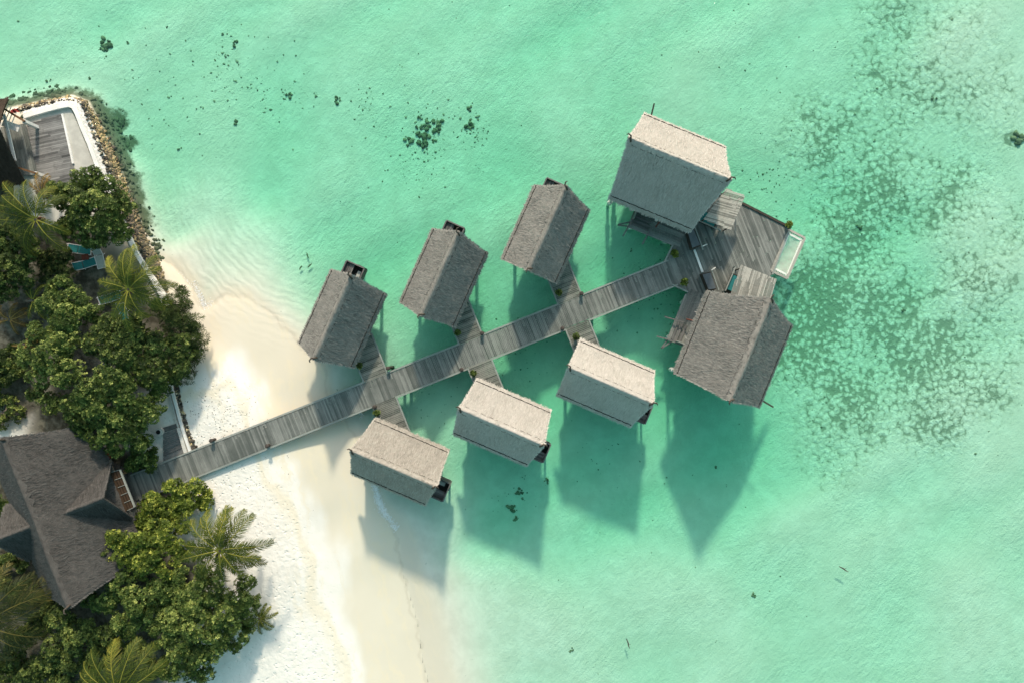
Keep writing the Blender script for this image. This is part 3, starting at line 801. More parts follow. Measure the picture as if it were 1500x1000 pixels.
# ---- boardwalk
a0, a1 = V2(192, 716), V2(986, 399); HWD = 1.09
j = thing('boardwalk', 'long grey plank boardwalk from the beach to the sun deck with six side branches', 'boardwalk', (a0.x, a0.y, 0))
org = (a0.x, a0.y, 0)
mb = MB(); planks(mb, [a0 - JN * HWD, a1 - JN * HWD, a1 + JN * HWD, a0 + JN * HWD], DZ, JA + math.pi / 2, .15, .009, seg=5, contrast=.5)
mb.build('deck', WOOD, j, org)
SPURS = [(549, 550, 1, 3.9), (689, 496, 1, 3.9), (834, 437, 1, 3.9), (563, 588, -1, 3.4), (703, 533, -1, 3.4), (845, 474, -1, 3.6)]
gaps = {1: [], -1: []}
for (px, py, s, ln) in SPURS:
    c = V2(px, py); u = (c - a0).dot(JD); c = a0 + JD * u + JN * (s * (HWD + .02))
    gaps[s].append(u)
    e = c + JN * s * ln
    mb = MB(); planks(mb, [c - JD * 1.06, c + JD * 1.06, e + JD * 1.06, e - JD * 1.06], DZ, JA, .15, .012, seg=4, contrast=.6)
    sp = mb.build('side_branch', WOODX, j, org)
    for q in (-1, 1):
        mb = MB(); p0 = c + JD * q * 1.13; p1 = e + JD * q * 1.13
        mb.beam((p0.x, p0.y, DZ - .03), (p1.x, p1.y, DZ - .03), .13, .16, .75); mb.build('edge_board', WOOD_TRIM, sp, org)
    for f in (.45, .9):
        p = c + JN * s * ln * f
        mb = MB(); mb.tube([(p.x, p.y, -2.4), (p.x, p.y, DZ - .06)], .14, 8); mb.build('pile', WOOD_DARK, sp, org)
Lj = (a1 - a0).length
for s in (1, -1):
    us = [.4] + [x for u in sorted(gaps[s]) for x in (u - 1.15, u + 1.15)] + [Lj]
    for k in range(0, len(us), 2):
        p0 = a0 + JD * us[k] + JN * s * (HWD + .08); p1 = a0 + JD * us[k + 1] + JN * s * (HWD + .08)
        mb = MB(); mb.beam((p0.x, p0.y, DZ - .03), (p1.x, p1.y, DZ - .03), .14, .17, .8); mb.build('edge_board', WOOD_TRIM, j, org)
n = 14
for k in range(n + 1):
    u = 1.0 + (Lj - 1.6) * k / n
    for s in (1, -1):
        p = a0 + JD * u + JN * s * .8
        g = gz(p.x, p.y)
        mb = MB(); mb.tube([(p.x, p.y, g - .4), (p.x, p.y, DZ - .06)], .14, 8); mb.build('pile', WOOD_DARK, j, org)
    p0 = a0 + JD * u - JN * 1.0; p1 = a0 + JD * u + JN * 1.0
    mb = MB(); mb.beam((p0.x, p0.y, DZ - .17), (p1.x, p1.y, DZ - .17), .16, .18, .4); mb.build('joist', WOOD_DARK, j, org)

# ---- sun deck
DP = [(974, 385), (986, 360), (1012, 326), (1050, 280), (1087, 299), (1156, 334), (1130, 402), (1104, 446), (1042, 446), (1008, 427), (985, 416)]
poly = [V2(*p) for p in DP]; c0 = V2(1060, 365)
sd = thing('sun_deck', 'wide grey plank sun deck between the two large huts', 'deck', (c0.x, c0.y, 0)); org = (c0.x, c0.y, 0)
mb = MB(); planks(mb, poly, DZ - .006, JA + math.pi / 2,   .16, .010, seg=4.5, contrast=.6); mb.build('planking', WOOD, sd, org)
for i in (0, 4, 5, 9):
    p, q = poly[i], poly[(i + 1) % len(poly)]; d = (q - p).normalized(); nn = Vector((d.y, -d.x)) * -.06
    mb = MB(); mb.beam((p.x + nn.x, p.y + nn.y, DZ - .02), (q.x + nn.x, q.y + nn.y, DZ - .02), .2 if i == 4 else .13, .24, .35 if i == 4 else .75); mb.build('edge_board', WOOD_DARK if i == 4 else WOOD_TRIM, sd, org)
for px, py in ((995, 385), (1010, 415), (1050, 330), (1090, 310), (1140, 340), (1125, 385), (1080, 400), (1050, 420), (1070, 360), (1110, 355), (1030, 375)):
    p = V2(px, py); mb = MB(); mb.tube([(p.x, p.y, -2.2), (p.x, p.y, DZ - .07)], .16, 8); mb.build('pile', WOOD_DARK, sd, org)
mb = MB()
for k in range(7):
    p = c0 + JD * (-4.2 + k * 1.35); mb.beam((p.x - JN.x * 2.2, p.y - JN.y * 2.2, DZ - .2), (p.x + JN.x * 2.2, p.y + JN.y * 2.2, DZ - .2), .14, .2, .3)
mb.build('joists_frame', WOOD_DARK, sd, org)

# ---- overwater lounging net beyond the deck
q = [V2(1156, 337), V2(1179, 349), V2(1153, 408), V2(1130, 397)]; c0 = sum(q, Vector((0, 0))) / 4; org = (c0.x, c0.y, 0)
nt = thing('lounging_net', 'pale rope net stretched in a wooden frame off the outer end of the sun deck', 'net', org)
mb = MB()
for i in range(4):
    p, r_ = q[i], q[(i + 1) % 4]; mb.beam((p.x, p.y, DZ - .05 - .004 * (i % 2)), (r_.x, r_.y, DZ - .05 - .004 * (i % 2)), .2, .2, .5)
mb.build('frame', WOOD_PALE, nt, org)
t = NT('net_sheet'); o_ = t.obj()
dif = t.n.new('ShaderNodeBsdfDiffuse'); t.l.new(t.mix(t.noise(1.3, o_, 4, .6), (.30, .36, .30), (.72, .74, .66)), dif.inputs[0])
trn = t.n.new('ShaderNodeBsdfTransparent'); mx = t.n.new('ShaderNodeMixShader'); mx.inputs[0].default_value = .58
t.l.new(trn.outputs[0], mx.inputs[1]); t.l.new(dif.outputs[0], mx.inputs[2]); t.l.new(mx.outputs[0], t.out.inputs[0])
inn = [c0 + (p - c0) * .80 + (JN * .0) for p in q]
inn = [p + (c0 - p).normalized() * .12 for p in q]; inn = [c0 + Vector(((p - c0).x * .86, (p - c0).y * .90)) for p in inn]
mb = MB(); gnu, gnv = 8, 14; vs = []; fs = []
for a in range(gnu + 1):
    for b in range(gnv + 1):
        x, y = a / gnu, b / gnv; p = (inn[0] * (1 - x) + inn[1] * x) * (1 - y) + (inn[3] * (1 - x) + inn[2] * x) * y
        vs.append((p.x, p.y, DZ - .07 - .28 * 16 * x * (1 - x) * y * (1 - y)))
for a in range(gnu):
    for b in range(gnv):
        k = a * (gnv + 1) + b; fs.append((k, k + gnv + 1, k + gnv + 2, k + 1))
mb.add(vs, fs); mb.build('netting', t.m, nt, org)
mb = MB()
for i in range(4):
    p, r_ = inn[i], inn[(i + 1) % 4]; mb.beam((p.x, p.y, DZ - .05), (r_.x, r_.y, DZ - .05), .16, .05, .8)
mb.build('border_rope', NETM, nt, org)
mb = MB()
for i in range(4):
    p0, p1, i0, i1 = q[i], q[(i + 1) % 4], inn[i], inn[(i + 1) % 4]; m = int((p1 - p0).length / .16)
    for k in range(m):
        a = p0.lerp(p1, k / m); b = i0.lerp(i1, (k + .5) / m); mb.beam((a.x, a.y, DZ), (b.x, b.y, DZ - .03), .035, .03, .7)
mb.build('lacing', NETM, nt, org)

# ---- the huts
def centre(px4, z=3.0):
    pts = [W(x, y, z) for x, y in px4]; return sum(pts, Vector((0, 0, 0))) / 4
UP = math.radians(66.0); LO = math.radians(-23.3)
def put_small(mirror, mat, seed, label, px4, rot):
    c = centre(px4); small_hut(mirror, mat, seed, label, (c.x, c.y, 0), rot)
put_small(True, TH_GREY, 1, 'grey thatched hut above the boardwalk nearest the beach, over the pale shallow edge', [(485, 394), (567, 430), (437, 502), (517, 540)], UP)
put_small(True, TH_GREY, 2, 'grey thatched hut above the boardwalk, middle one of the upper row of three', [(632, 336), (717, 372), (585, 440), (666, 480)], UP)
put_small(True, TH_GREY, 3, 'grey thatched hut above the boardwalk, end of the upper row nearest the sun deck', [(782, 271), (864, 306), (734, 380), (816, 418)], UP)
put_small(False, TH_MID, 4, 'tan thatched hut below the boardwalk nearest the beach, its lower eave over the breaking foam', [(550, 613), (659, 657), (514, 692), (622, 741)], LO)
put_small(False, TH_BRIGHT, 5, 'pale thatched hut below the boardwalk, middle one of the lower row of three', [(697, 556), (808, 598), (661, 635), (775, 683)], LO)
put_small(False, TH_BRIGHT, 6, 'pale thatched hut below the boardwalk, end of the lower row nearest the sun deck', [(850, 498), (961, 541), (811, 577), (925, 627)], LO)
big_hut(-1, TH_BRIGHT, 8, 'large hut at the top with one sunlit cream roof slope and one dark slope', (13.3, 14.45, 0), math.radians(-22.4))
big_hut(1, TH_GREY, 9, 'large grey thatched hut below the sun deck, both roof slopes evenly grey', (18.95, -.68, 0), math.radians(68))

# ---- shade awnings and daybeds on the deck
def awning(label, quad, ang, z=3.3):
    q = [V2(x, y, z) for x, y in quad]; c = sum(q, Vector((0, 0))) / 4; org = (c.x, c.y, DZ)
    r = thing('slatted_awning', label, 'awning', org, 0, 'slatted shade awnings on the sun deck')
    mb = MB(); planks(mb, q, z, ang, .105, .028, .035, seg=2.4, contrast=1.1)
    mb.build('slats', WOOD_PALE, r, org)
    mb = MB(); a = Vector((math.cos(ang), math.sin(ang))); nn = Vector((-a.y, a.x))
    for f in (-.8, 0, .8): p = c + a * f; mb.beam((p.x - nn.x * 1.2, p.y - nn.y * 1.2, z - .1), (p.x + nn.x * 1.2, p.y + nn.y * 1.2, z - .1), .08, .1, .3)
    mb.build('rafters', WOOD_DARK, r, org)
    for p in q:
        p = c + (p - c) * .86; mb = MB(); mb.tube([(p.x, p.y, DZ - .02), (p.x, p.y, z - .06)], .06, 8); mb.build('post', WOOD_DARK, r, org)
awning('pale slatted awning against the large cream-roofed hut, over the upper edge of the sun deck', [(1064, 276), (1092, 287), (1071, 337), (1030, 322)], math.radians(-16))
awning('pale slatted awning against the large grey hut, over the lower edge of the sun deck', [(1086, 388), (1138, 409), (1128, 440), (1068, 434)], math.radians(73))

def daybed(label, p0, p1, side):
    a, b = V2(*p0, 1.8), V2(*p1, 1.8); c = (a + b) / 2; d = (b - a).normalized(); nn = Vector((-d.y, d.x)) * side; org = (c.x, c.y, DZ); h = (b - a).length / 2
    r = thing('daybed', label, 'daybed', org, 0, 'daybeds under the slatted awnings'); ang = math.atan2(d.y, d.x)
    cc = c + nn * .38
    mb = MB(); mb.box((cc.x, cc.y, DZ + .2), h + .15, .5, .2, ang, .4); mb.build('base', WOOD_DARK, r, org)
    mb = MB(); mb.box((cc.x - nn.x * .02, cc.y - nn.y * .02, DZ + .48), h, .44, .08, ang, .5); mb.build('cushion', TEAL, r, org)
    e0 = c - nn * .2 - d * (h + .25); e1 = c - nn * .2 + d * (h + .7)
    mb = MB(); mb.beam((e0.x, e0.y, DZ + .75), (e1.x, e1.y, DZ + .75), .09, .1, .8)
    for p in (e0, e1): mb.beam((p.x, p.y, DZ), (p.x, p.y, DZ + .7), .08, .08, .5)
    mb.build('back_rail', WOOD_TRIM, r, org)
daybed('teal cushioned daybed under the awning beside the large cream-roofed hut', (1024, 321), (1046, 331), 1)
daybed('teal cushioned daybed under the awning beside the large grey hut', (1066, 424), (1075, 403), -1)

# ---- entrance counters and threshold
def counter(label, quad, bar):
    q = [V2(x, y, 2.05) for x, y in quad]; c = sum(q, Vector((0, 0))) / 4; org = (c.x, c.y, DZ)
    r = thing('entrance_counter', label, 'counter', org, 0, 'dark counters at the sun deck entrance')
    mb = MB(); mb.prism(q, DZ, 2.0, .4); mb.build('cabinet', WOOD_DARK, r, org)
    mb = MB(); mb.prism([c + (p - c) * .88 for p in q], 2.0, 2.05); mb.build('slate_top', SLATE, r, org)
    p0, p1 = V2(*bar[0], 2.0), V2(*bar[1], 2.0); mb = MB(); mb.beam((p0.x, p0.y, 1.95), (p1.x, p1.y, 1.95), .09, .12, .7); mb.build('side_rail', WOOD_TRIM, r, org)
    p0, p1 = V2(*bar[2], 2.0), V2(*bar[3], 2.0); mb = MB(); mb.beam((p0.x, p0.y, 2.0), (p1.x, p1.y, 2.0), .1, .08, .9); mb.beam((p1.x, p1.y, DZ), (p1.x, p1.y, 1.96), .07, .07, .3); mb.build('arm', CONC, r, org)
counter('dark slate-topped counter at the deck entrance by the cream-roofed hut', [(1007, 341), (1016, 334), (1027, 360), (1014, 365)], [(1018, 333), (1030, 366), (1029, 361), (1036, 358)])
counter('dark slate-topped counter at the deck entrance by the grey-roofed hut', [(1028, 401), (1041, 398), (1050, 424), (1038, 426)], [(1043, 397), (1053, 425), (1042, 396), (1048, 392)])
p0, p1 = V2(1017, 366), V2(1029, 399); c = (p0 + p1) / 2
mb = MB(); mb.beam((p0.x, p0.y, DZ + .03), (p1.x, p1.y, DZ + .03), .19, .07); tag(mb.build('threshold_strip', WHITE, None, (c.x, c.y, DZ)), 'white strip lying across the deck entrance between two dark counters', 'strip')

# ---- pots and bollards
def pot_plant(label, px, py, size, seed, z=DZ, mat=None):
    rg = np.random.default_rng(seed); p = W(px, py, z); org = (p.x, p.y, z)
    r = thing('potted_plant', label, 'plant', org, 0, 'potted shrubs on the decks')
    mb = MB(); mb.tube([(0, 0, 0), (0, 0, .25), (0, 0, .42), (0, 0, .46)], [.17 * size / .4, .24 * size / .4, .26 * size / .4, .2 * size / .4], 12); mb.build('pot', TERRA, r)
    n = 46; v = sphere_pts(n, rg); v = v[v[:, 2] > -.4]; pts = v * size * rg.uniform(.45, 1, (len(v), 1)) * np.array([1, 1, .8]) + np.array([0, 0, .46 + size * .6])
    nr = v + np.array([0, 0, .6]); nr /= np.linalg.norm(nr, axis=1)[:, None]
    V, F, T = rosette_cloud(pts, nr, np.full(len(pts), .22), 7, rg, .5 + rg.normal(0, .15, len(pts)))
    np_mesh('foliage', V, F, T, mat or LEAF, r)
    return r
PL = [('small potted shrub by the side branch of the upper hut nearest the beach', 528, 535, .3), ('small potted shrub by the side branch of the middle upper hut', 671, 487, .3), ('small potted shrub by the side branch of the upper hut closest to the sun deck', 818, 429, .3),
      ('small potted shrub at the corner of the tan lower hut nearest the beach', 554, 603, .33), ('small potted shrub at the corner of the middle lower hut', 694, 546, .3), ('small potted shrub at the corner of the lower hut closest to the sun deck', 843, 493, .33),
      ('round potted shrub on the upper edge of the deck where the boardwalk widens', 986, 373, .42), ('round potted shrub on the lower edge of the deck where the boardwalk widens', 1000, 414, .42), ('leafy potted plant at the outer corner of the sun deck next to the net', 1152, 331, .34)]
for i, (lb, x, y, sz) in enumerate(PL): pot_plant(lb, x, y, sz * .75, 40 + i, mat=LEAF_YL if i >= 6 else LEAF)

def bollard(label, px, py):
    z = DZ; p = W(px, py, z + .5); g = max(gz(p.x, p.y), -1.8); org = (p.x, p.y, g)
    r = thing('mooring_post', label, 'post', org, 0, 'short round posts along the boardwalk edge')
    mb = MB(); mb.tube([(0, 0, -.3), (0, 0, z + .42 - g)], .15, 10, .4); mb.build('shaft', WOOD_DARK, r)
    mb = MB(); mb.tube([(0, 0, z + .42 - g), (0, 0, z + .5 - g), (0, 0, z + .55 - g)], [.19, .19, .1], 10, .5); mb.build('cap', TERRA, r)
for lb, x, y in (('dark round post in the corner of the side branch to the first upper hut', 568, 539), ('dark round post in the corner of the side branch to the middle upper hut', 706, 488), ('dark round post in the corner of the side branch to the third upper hut', 852, 430),
                 ('dark round post under the boardwalk edge above the tan lower hut', 548, 596), ('dark round post under the boardwalk edge above the middle lower hut', 676, 541), ('dark round post under the boardwalk edge above the third lower hut', 824, 481),
                 ('dark post on the dry sand at the upper edge of the boardwalk', 309, 645), ('dark post on the dry sand at the lower edge of the boardwalk', 391, 653)): bollard(lb, x, y)

# ---- wooden steps and kerb where the boardwalk meets the garden
q = [(238, 626), (261, 619), (271, 663), (240, 678)]
P4 = [V2(x, y, 1.1) for x, y in q]; c = sum(P4, Vector((0, 0))) / 4; org = (c.x, c.y, .9)
st = thing('wooden_steps', 'dark wooden steps beside the start of the boardwalk', 'steps', org)
n = 6
for k in range(n):
    f0, f1 = k / n, (k + .86) / n; z = 1.0 + .035 * k
    mb = MB(); mb.prism([P4[0].lerp(P4[3], f0), P4[1].lerp(P4[2], f0), P4[1].lerp(P4[2], f1), P4[0].lerp(P4[3], f1)], .85, z, random.uniform(.35, .75)); mb.build('tread', STEP_WOOD, st, org)
p0, p1 = V2(262, 626, 1.1), V2(273, 664, 1.1); mb = MB(); mb.beam((p0.x, p0.y, 1.05), (p1.x, p1.y, 1.05), .3, .35, .8); mb.build('side_kerb', CONC, st, org)
p = W(234, 632, 1.3); g = gz(p.x, p.y); mb = MB()
mb.tube([(p.x, p.y, g), (p.x, p.y, g + .3), (p.x, p.y, g + .55)], [.26, .34, .36], 14); pl = tag(mb.build('stone_planter', CONC, None, (p.x, p.y, g)), 'round pale stone planter at the top of the wooden steps', 'planter')
mb = MB(); mb.tube([(p.x - .05, p.y, g + .53), (p.x - .05, p.y, g + .57)], .2, 12); mb.build('opening', BLACK, pl, (p.x, p.y, g))

# ---- sea walls
def sweep(px, z0, z1, w, off=0.0, tint=.5, zb=None):
    P = [Vector(W(x, y, z1)[:2]) for x, y in px]; mb = MB(); vs = []; fs = []
    for i, p in enumerate(P):
        d = (P[min(i + 1, len(P) - 1)] - P[max(i - 1, 0)]).normalized(); nn = Vector((-d.y, d.x))
        a = p + nn * (off - w / 2); b = p + nn * (off + w / 2); zz = zb if zb is not None else z1
        vs += [(a.x, a.y, z0), (a.x, a.y, z1), (b.x, b.y, zz), (b.x, b.y, z0)]
    for i in range(len(P) - 1):
        for k in range(4): fs.append((4 * i + k, 4 * i + (k + 1) % 4, 4 * i + 4 + (k + 1) % 4, 4 * i + 4 + k))
    fs += [(3, 2, 1, 0), tuple(4 * (len(P) - 1) + k for k in range(4))]
    mb.add(vs, fs, tint); return mb
WALL = [(34, 171), (50, 166), (72, 160), (92, 155), (101, 154), (107, 157), (112, 166), (120, 187), (130, 210), (139, 235), (147, 258), (158, 285), (170, 310), (182, 335), (192, 356), (200, 373), (212, 392), (224, 410), (236, 432), (243, 455)]
p = W(120, 190, 1.3); org = (p.x, p.y, .5)
sw = thing('sea_wall', 'curved white sea wall around the villa terrace above the rock bank', 'wall', org)
sweep(WALL, .2, 1.36, .36).build('coping', WHITE, sw, org)
sweep(WALL[:12], .1, 1.18, .62, .50, zb=.85).build('plaster_apron', m_plain('rough_plaster', (.62, .62, .58), .9, .3, 5, .8), sw, org)
W2 = [(246, 545), (251, 570), (257, 592), (263, 615), (270, 638), (278, 661)]
p = W(260, 610, 1.2); org = (p.x, p.y, .5); sw2 = thing('garden_wall', 'white garden wall on the beach running down to the boardwalk', 'wall', org)
sweep(W2, .2, 1.25, .22).build('coping', WHITE, sw2, org)
sweep(W2, .2, 1.12, .16, -.3).build('inner_kerb', CONC, sw2, org)

# ---- rock bank (riprap) in front of the sea wall
rg = np.random.default_rng(5)
RB = np.array([(30, 160), (70, 150), (105, 145), (124, 151), (140, 182), (153, 213), (167, 245), (180, 280), (192, 312), (203, 342), (214, 365), (228, 388), (238, 408), (246, 430)], float)
def along(poly, t):
    seg = np.hypot(*np.diff(poly, axis=0).T); cs = np.concatenate([[0], np.cumsum(seg)]); x = t * cs[-1]; i = min(np.searchsorted(cs, x, 'right') - 1, len(seg) - 1)
    f = (x - cs[i]) / seg[i]; p = poly[i] * (1 - f) + poly[i + 1] * f; d = (poly[i + 1] - poly[i]) / seg[i]; return p, np.array([-d[1], d[0]])
items = []
for k in range(3600):
    t = rg.random(); p, nn = along(RB, t)
    wdt = 3 + 6.5 * min(1, max(0, (t - .24) / .12)); o = rg.normal(0, .5)
    q = p - nn * o * wdt
    r = rg.uniform(.04, .12) * (1.7 if rg.random() > .93 else 1); z = .55 - .55 * o
    if o > .2: tn = rg.uniform(.45, .85)
    elif o > -.35: tn = rg.uniform(.2, .8)
    else: tn = rg.choice([rg.uniform(.0, .35), rg.uniform(.85, 1)], p=[.75, .25])
    if t > .62: tn *= .72
    if o > 1.0: tn *= .3
    w_ = W(q[0], q[1], z * .8); items.append(((w_.x, w_.y, min(1.0, max(-.5, z))), r, tn))
rr = lumps_mesh('riprap_rocks', items, rg, ROCKS, (W(160, 240).x, W(160, 240).y, 0), sq=.75, rough=.5, smooth=False); tag(rr, 'bank of broken golden and dark rocks outside the white sea wall', 'rocks', kind='stuff')
items = []
for k in range(260):
    t = rg.random(); p, nn = along(np.array([(258, 560), (262, 585), (268, 607), (276, 632), (286, 660)], float), t); o = rg.normal(0, 2.2); q = p + nn * o
    w_ = W(q[0], q[1], .8); g = gz(w_.x, w_.y); items.append(((w_.x, w_.y, g + .05), rg.uniform(.06, .17), rg.choice([rg.uniform(.0, .3), rg.uniform(.5, .95)], p=[.8, .2])))
r2 = lumps_mesh('wall_rocks', items, rg, ROCKS, (W(268, 607).x, W(268, 607).y, .6), sq=.7); tag(r2, 'strip of small dark stones along the foot of the garden wall', 'rocks', kind='stuff')
items = []
for k in range(170):
    t = rg.random(); p, nn = along(RB[:12], t); o = abs(rg.normal(0, 1)); q = p - nn * (9 + o * 8)
    s_ = seabed(q[0], q[1]); items.append(((s_.x, s_.y, s_.z + .02), rg.uniform(.06, .24) / (1 + .3 * o), rg.uniform(.0, .3)))
for k in range(90):
    cx, cy, r = [(60, 146, 16), (35, 153, 14), (175, 212, 14), (170, 180, 12), (178, 245, 13), (85, 140, 12)][k % 6]
    s_ = seabed(cx + rg.normal(0, r * .7), cy + rg.normal(0, r * .5)); items.append(((s_.x, s_.y, s_.z), rg.uniform(.08, .26), rg.uniform(0, .3)))
r3 = lumps_mesh('weedy_rocks', items, rg, CORAL, (W(165, 200).x, W(165, 200).y, -1), sq=.32, rough=.6); tag(r3, 'submerged weed-covered rocks around the foot of the rock bank', 'rocks', kind='stuff')

# ---- coral heads and scattered bits on the lagoon floor
def coral(label, px, py, r, n=9, sx=1.0, sy=1.0):
    c = seabed(px, py); it = []
    for k in range(n):
        a = rg.uniform(0, 6.28); d = r * math.sqrt(rg.random()); q = (c.x + math.cos(a) * d * sx, c.y + math.sin(a) * d * sy); it.append(((q[0], q[1], c.z + rg.uniform(-.02, .08)), r * rg.uniform(.22, .48), rg.uniform(.05, .8)))
    o = lumps_mesh('coral_head', it, rg, CORAL, c, sq=.6, rough=.4); tag(o, label, 'coral', 'coral heads on the sandy lagoon floor')
CH = [('big dark coral head alone in the upper left water above the villa', 153, 65, .62, 14), ('small coral head just right of the big one in the upper left', 186, 64, .2, 4), ('small coral head above the white sea wall', 71, 118, .24, 4),
      ('coral head alone between the sea wall and the first upper hut', 343, 180, .3, 6), ('faint coral head below the lone one in the left water', 263, 219, .22, 4), ('coral head at the upper left of the scattered rubble', 346, 65, .3, 5),
      ('coral head in the middle of the scattered rubble', 423, 140, .3, 7), ('pale coral head at the right end of the scattered rubble', 493, 148, .38, 7),
      ('widest dark coral clump above the middle upper hut', 621, 206, .62, 14), ('elongated coral clump on the left of the group above the middle upper hut', 614, 190, .4, 8), ('top left coral clump of the group above the middle upper hut', 615, 173, .28, 6),
      ('centre coral clump of the group above the middle upper hut', 627, 184, .42, 9), ('top right coral clump of the group above the middle upper hut', 641, 178, .48, 10), ('right coral clump of the group above the middle upper hut', 640, 192, .4, 8), ('lower right coral clump of the group above the middle upper hut', 637, 208, .3, 6),
      ('brownish coral patch on the left rim of the group above the middle upper hut', 599, 208, .42, 9), ('small coral right of the group above the middle upper hut', 664, 172, .18, 3), ('loose coral cluster far right of the group above the middle upper hut', 690, 183, .5, 9), ('dotted coral cluster near the top upper rubble', 686, 159, .34, 6),
      ('dark coral head in the shadow of the middle lower hut', 762, 720, .34, 8), ('jagged coral head deeper in the shadow of the middle lower hut', 749, 743, .42, 9), ('thin coral strip at the end of the shadow of the middle lower hut', 754, 759, .3, 5), ('coral head in the sunlit gap beside the middle lower hut', 801, 704, .28, 6), ('tiny coral head just below the middle lower hut', 767, 698, .2, 3),
      ('coral head alone in the lower right water', 1102, 872, .28, 6), ('coral head in the bottom water beneath the sand bar', 836, 951, .26, 5), ('dark reef outcrop at the right edge of the lagoon', 1490, 202, .6, 12), ('coral head right of the sun deck net', 1258, 331, .3, 5), ('coral head far out to the right above the net', 1368, 144, .24, 4),
      ('coral head in the dark water between the cream hut and the boardwalk', 923, 367, .2, 4), ('round coral head beneath the boardwalk left end of the net reef', 1323, 454, .22, 4)]
for c in CH: coral(*c)
items = []
for (cx, cy, r, n, s0, s1) in [(330, 100, 40, 90, .03, .11), (400, 130, 45, 80, .03, .11), (530, 158, 35, 40, .03, .1), (630, 195, 35, 90, .04, .13), (695, 190, 22, 60, .04, .12), (610, 240, 45, 70, .03, .09), (250, 110, 60, 50, .03, .1), (240, 180, 60, 40, .03, .09), (700, 100, 220, 90, .02, .07),
                               (760, 510, 40, 70, .03, .08), (950, 430, 50, 80, .03, .1), (640, 590, 40, 40, .03, .07), (900, 690, 60, 40, .03, .08), (1000, 850, 200, 60, .02, .07), (1200, 150, 110, 70, .02, .08), (1130, 260, 40, 60, .03, .1), (1320, 200, 120, 110, .02, .09), (1300, 480, 140, 120, .02, .09), (1220, 330, 80, 60, .02, .09), (1200, 560, 60, 60, .02, .08), (1400, 330, 100, 50, .02, .08), (1420, 560, 80, 40, .02, .08), (755, 735, 25, 30, .03, .08), (120, 60, 60, 25, .03, .09), (1060, 90, 150, 40, .02, .08)]:
    for k in range(int(n * .6)):
        x, y = cx + rg.normal(0, r * .7), cy + rg.normal(0, r * .62); s_ = seabed(x, y)
        if s_.z > -.35: continue
        items.append(((s_.x, s_.y, s_.z + .01), rg.uniform(s0, s1) * .8 * (1.5 if rg.random() > .93 else 1), rg.uniform(0, .8)))
rb = lumps_mesh('coral_rubble', items, rg, RUBBLE, (0, 0, -1), sq=.4, rough=.75); tag(rb, 'dark coral crumbs scattered over the pale lagoon floor', 'coral rubble', kind='stuff')
for lb, x, y, a, l in (('dark seaweed strand floating left of the first upper hut, the upper one', 452, 375, 118, .5), ('dark seaweed strand floating just left of the first upper hut pen', 455, 390, 55, .5), ('dark seaweed strand floating farthest left of the first upper hut', 442, 393, 70, .4)):
    c = seabed(x, y) + Vector((0, 0, .3)); a = math.radians(a); d = Vector((math.cos(a), math.sin(a), 0)); s = Vector((-d.y, d.x, 0)); mb = MB()
    mb.tube([c - d * l * .6, c - d * l * .3 + s * .05, c + d * .1, c + d * l * .4 - s * .04, c + d * l * .6], [.02, .06, .075, .05, .015], 6); tag(mb.build('seaweed_strand', CORAL, None, c), lb, 'seaweed', 'drifting seaweed strands')
for lb, x, y, a, l in (('thin dark stick floating in the lower right water', 1236, 833, -30, 1.0), ('thin dark stick floating near the bottom edge of the water', 920, 942, -72, .95)):
    c = W(x, y, .02); a = math.radians(a); d = Vector((math.cos(a), math.sin(a), 0)); mb = MB(); s = Vector((-d.y, d.x, 0))
    mb.tube([c - d * l * .5, c - d * l * .1 + s * .03, c + d * l * .2 - s * .02, c + d * l * .5], [.035, .06, .05, .02], 7); mb.tube([c, c + d * .15 + s * .22], [.03, .012], 5); tag(mb.build('driftwood_stick', WOOD_DARK, None, c), lb, 'driftwood', 'driftwood sticks')

# ---- wave foam
items = []
def foam_line(poly, n, wd, s0, s1):
    poly = np.array(poly, float)
    for k in range(n):
        t = rg.random(); p, nn = along(poly, t); o = rg.normal(0, 1); q = p + nn * wd * o; w_ = W(*q, .01); g = gz(w_.x, w_.y)
        items.append(((w_.x, w_.y, max(.008, g + .008)), rg.uniform(s0, s1), .5))
foam_line([(548, 706), (553, 725), (560, 745), (572, 763), (582, 775)], 700, 2.6, .012, .045)
foam_line([(549, 710), (555, 738), (566, 756)], 420, 2.6, .012, .05)
foam_line([(530, 560), (526, 590), (530, 612)], 120, 1.6, .02, .06)
foam_line([(284, 412), (292, 432), (300, 448), (312, 442)], 260, 2.6, .012, .04)
foam_line([(290, 425), (300, 455)], 90, 1.5, .012, .04)
foam_line([(262, 398), (284, 424)], 90, 1.0, .01, .03)
fo = lumps_mesh('wave_foam', items, rg, FOAM, (W(560, 740).x, W(560, 740).y, 0), sq=.16, rough=.5); tag(fo, 'thin white foam where small waves wash onto the sand', 'foam', kind='stuff')
items = []
for k in range(420):
    x, y = (rg.normal(320, 28), rg.normal(610, 26)) if k < 330 else (rg.normal(370, 30), rg.normal(715, 40))
    w_ = W(x, y, .8); g = gz(w_.x, w_.y)
    if g > .3: items.append(((w_.x, w_.y, g + .005), rg.uniform(.012, .042), rg.uniform(0, .7)))
pb = lumps_mesh('beach_litter', items, rg, ROCKS, (W(320, 610).x, W(320, 610).y, .8), sq=.5); tag(pb, 'small dark leaf and twig litter on the dry sand by the boardwalk', 'litter', kind='stuff')

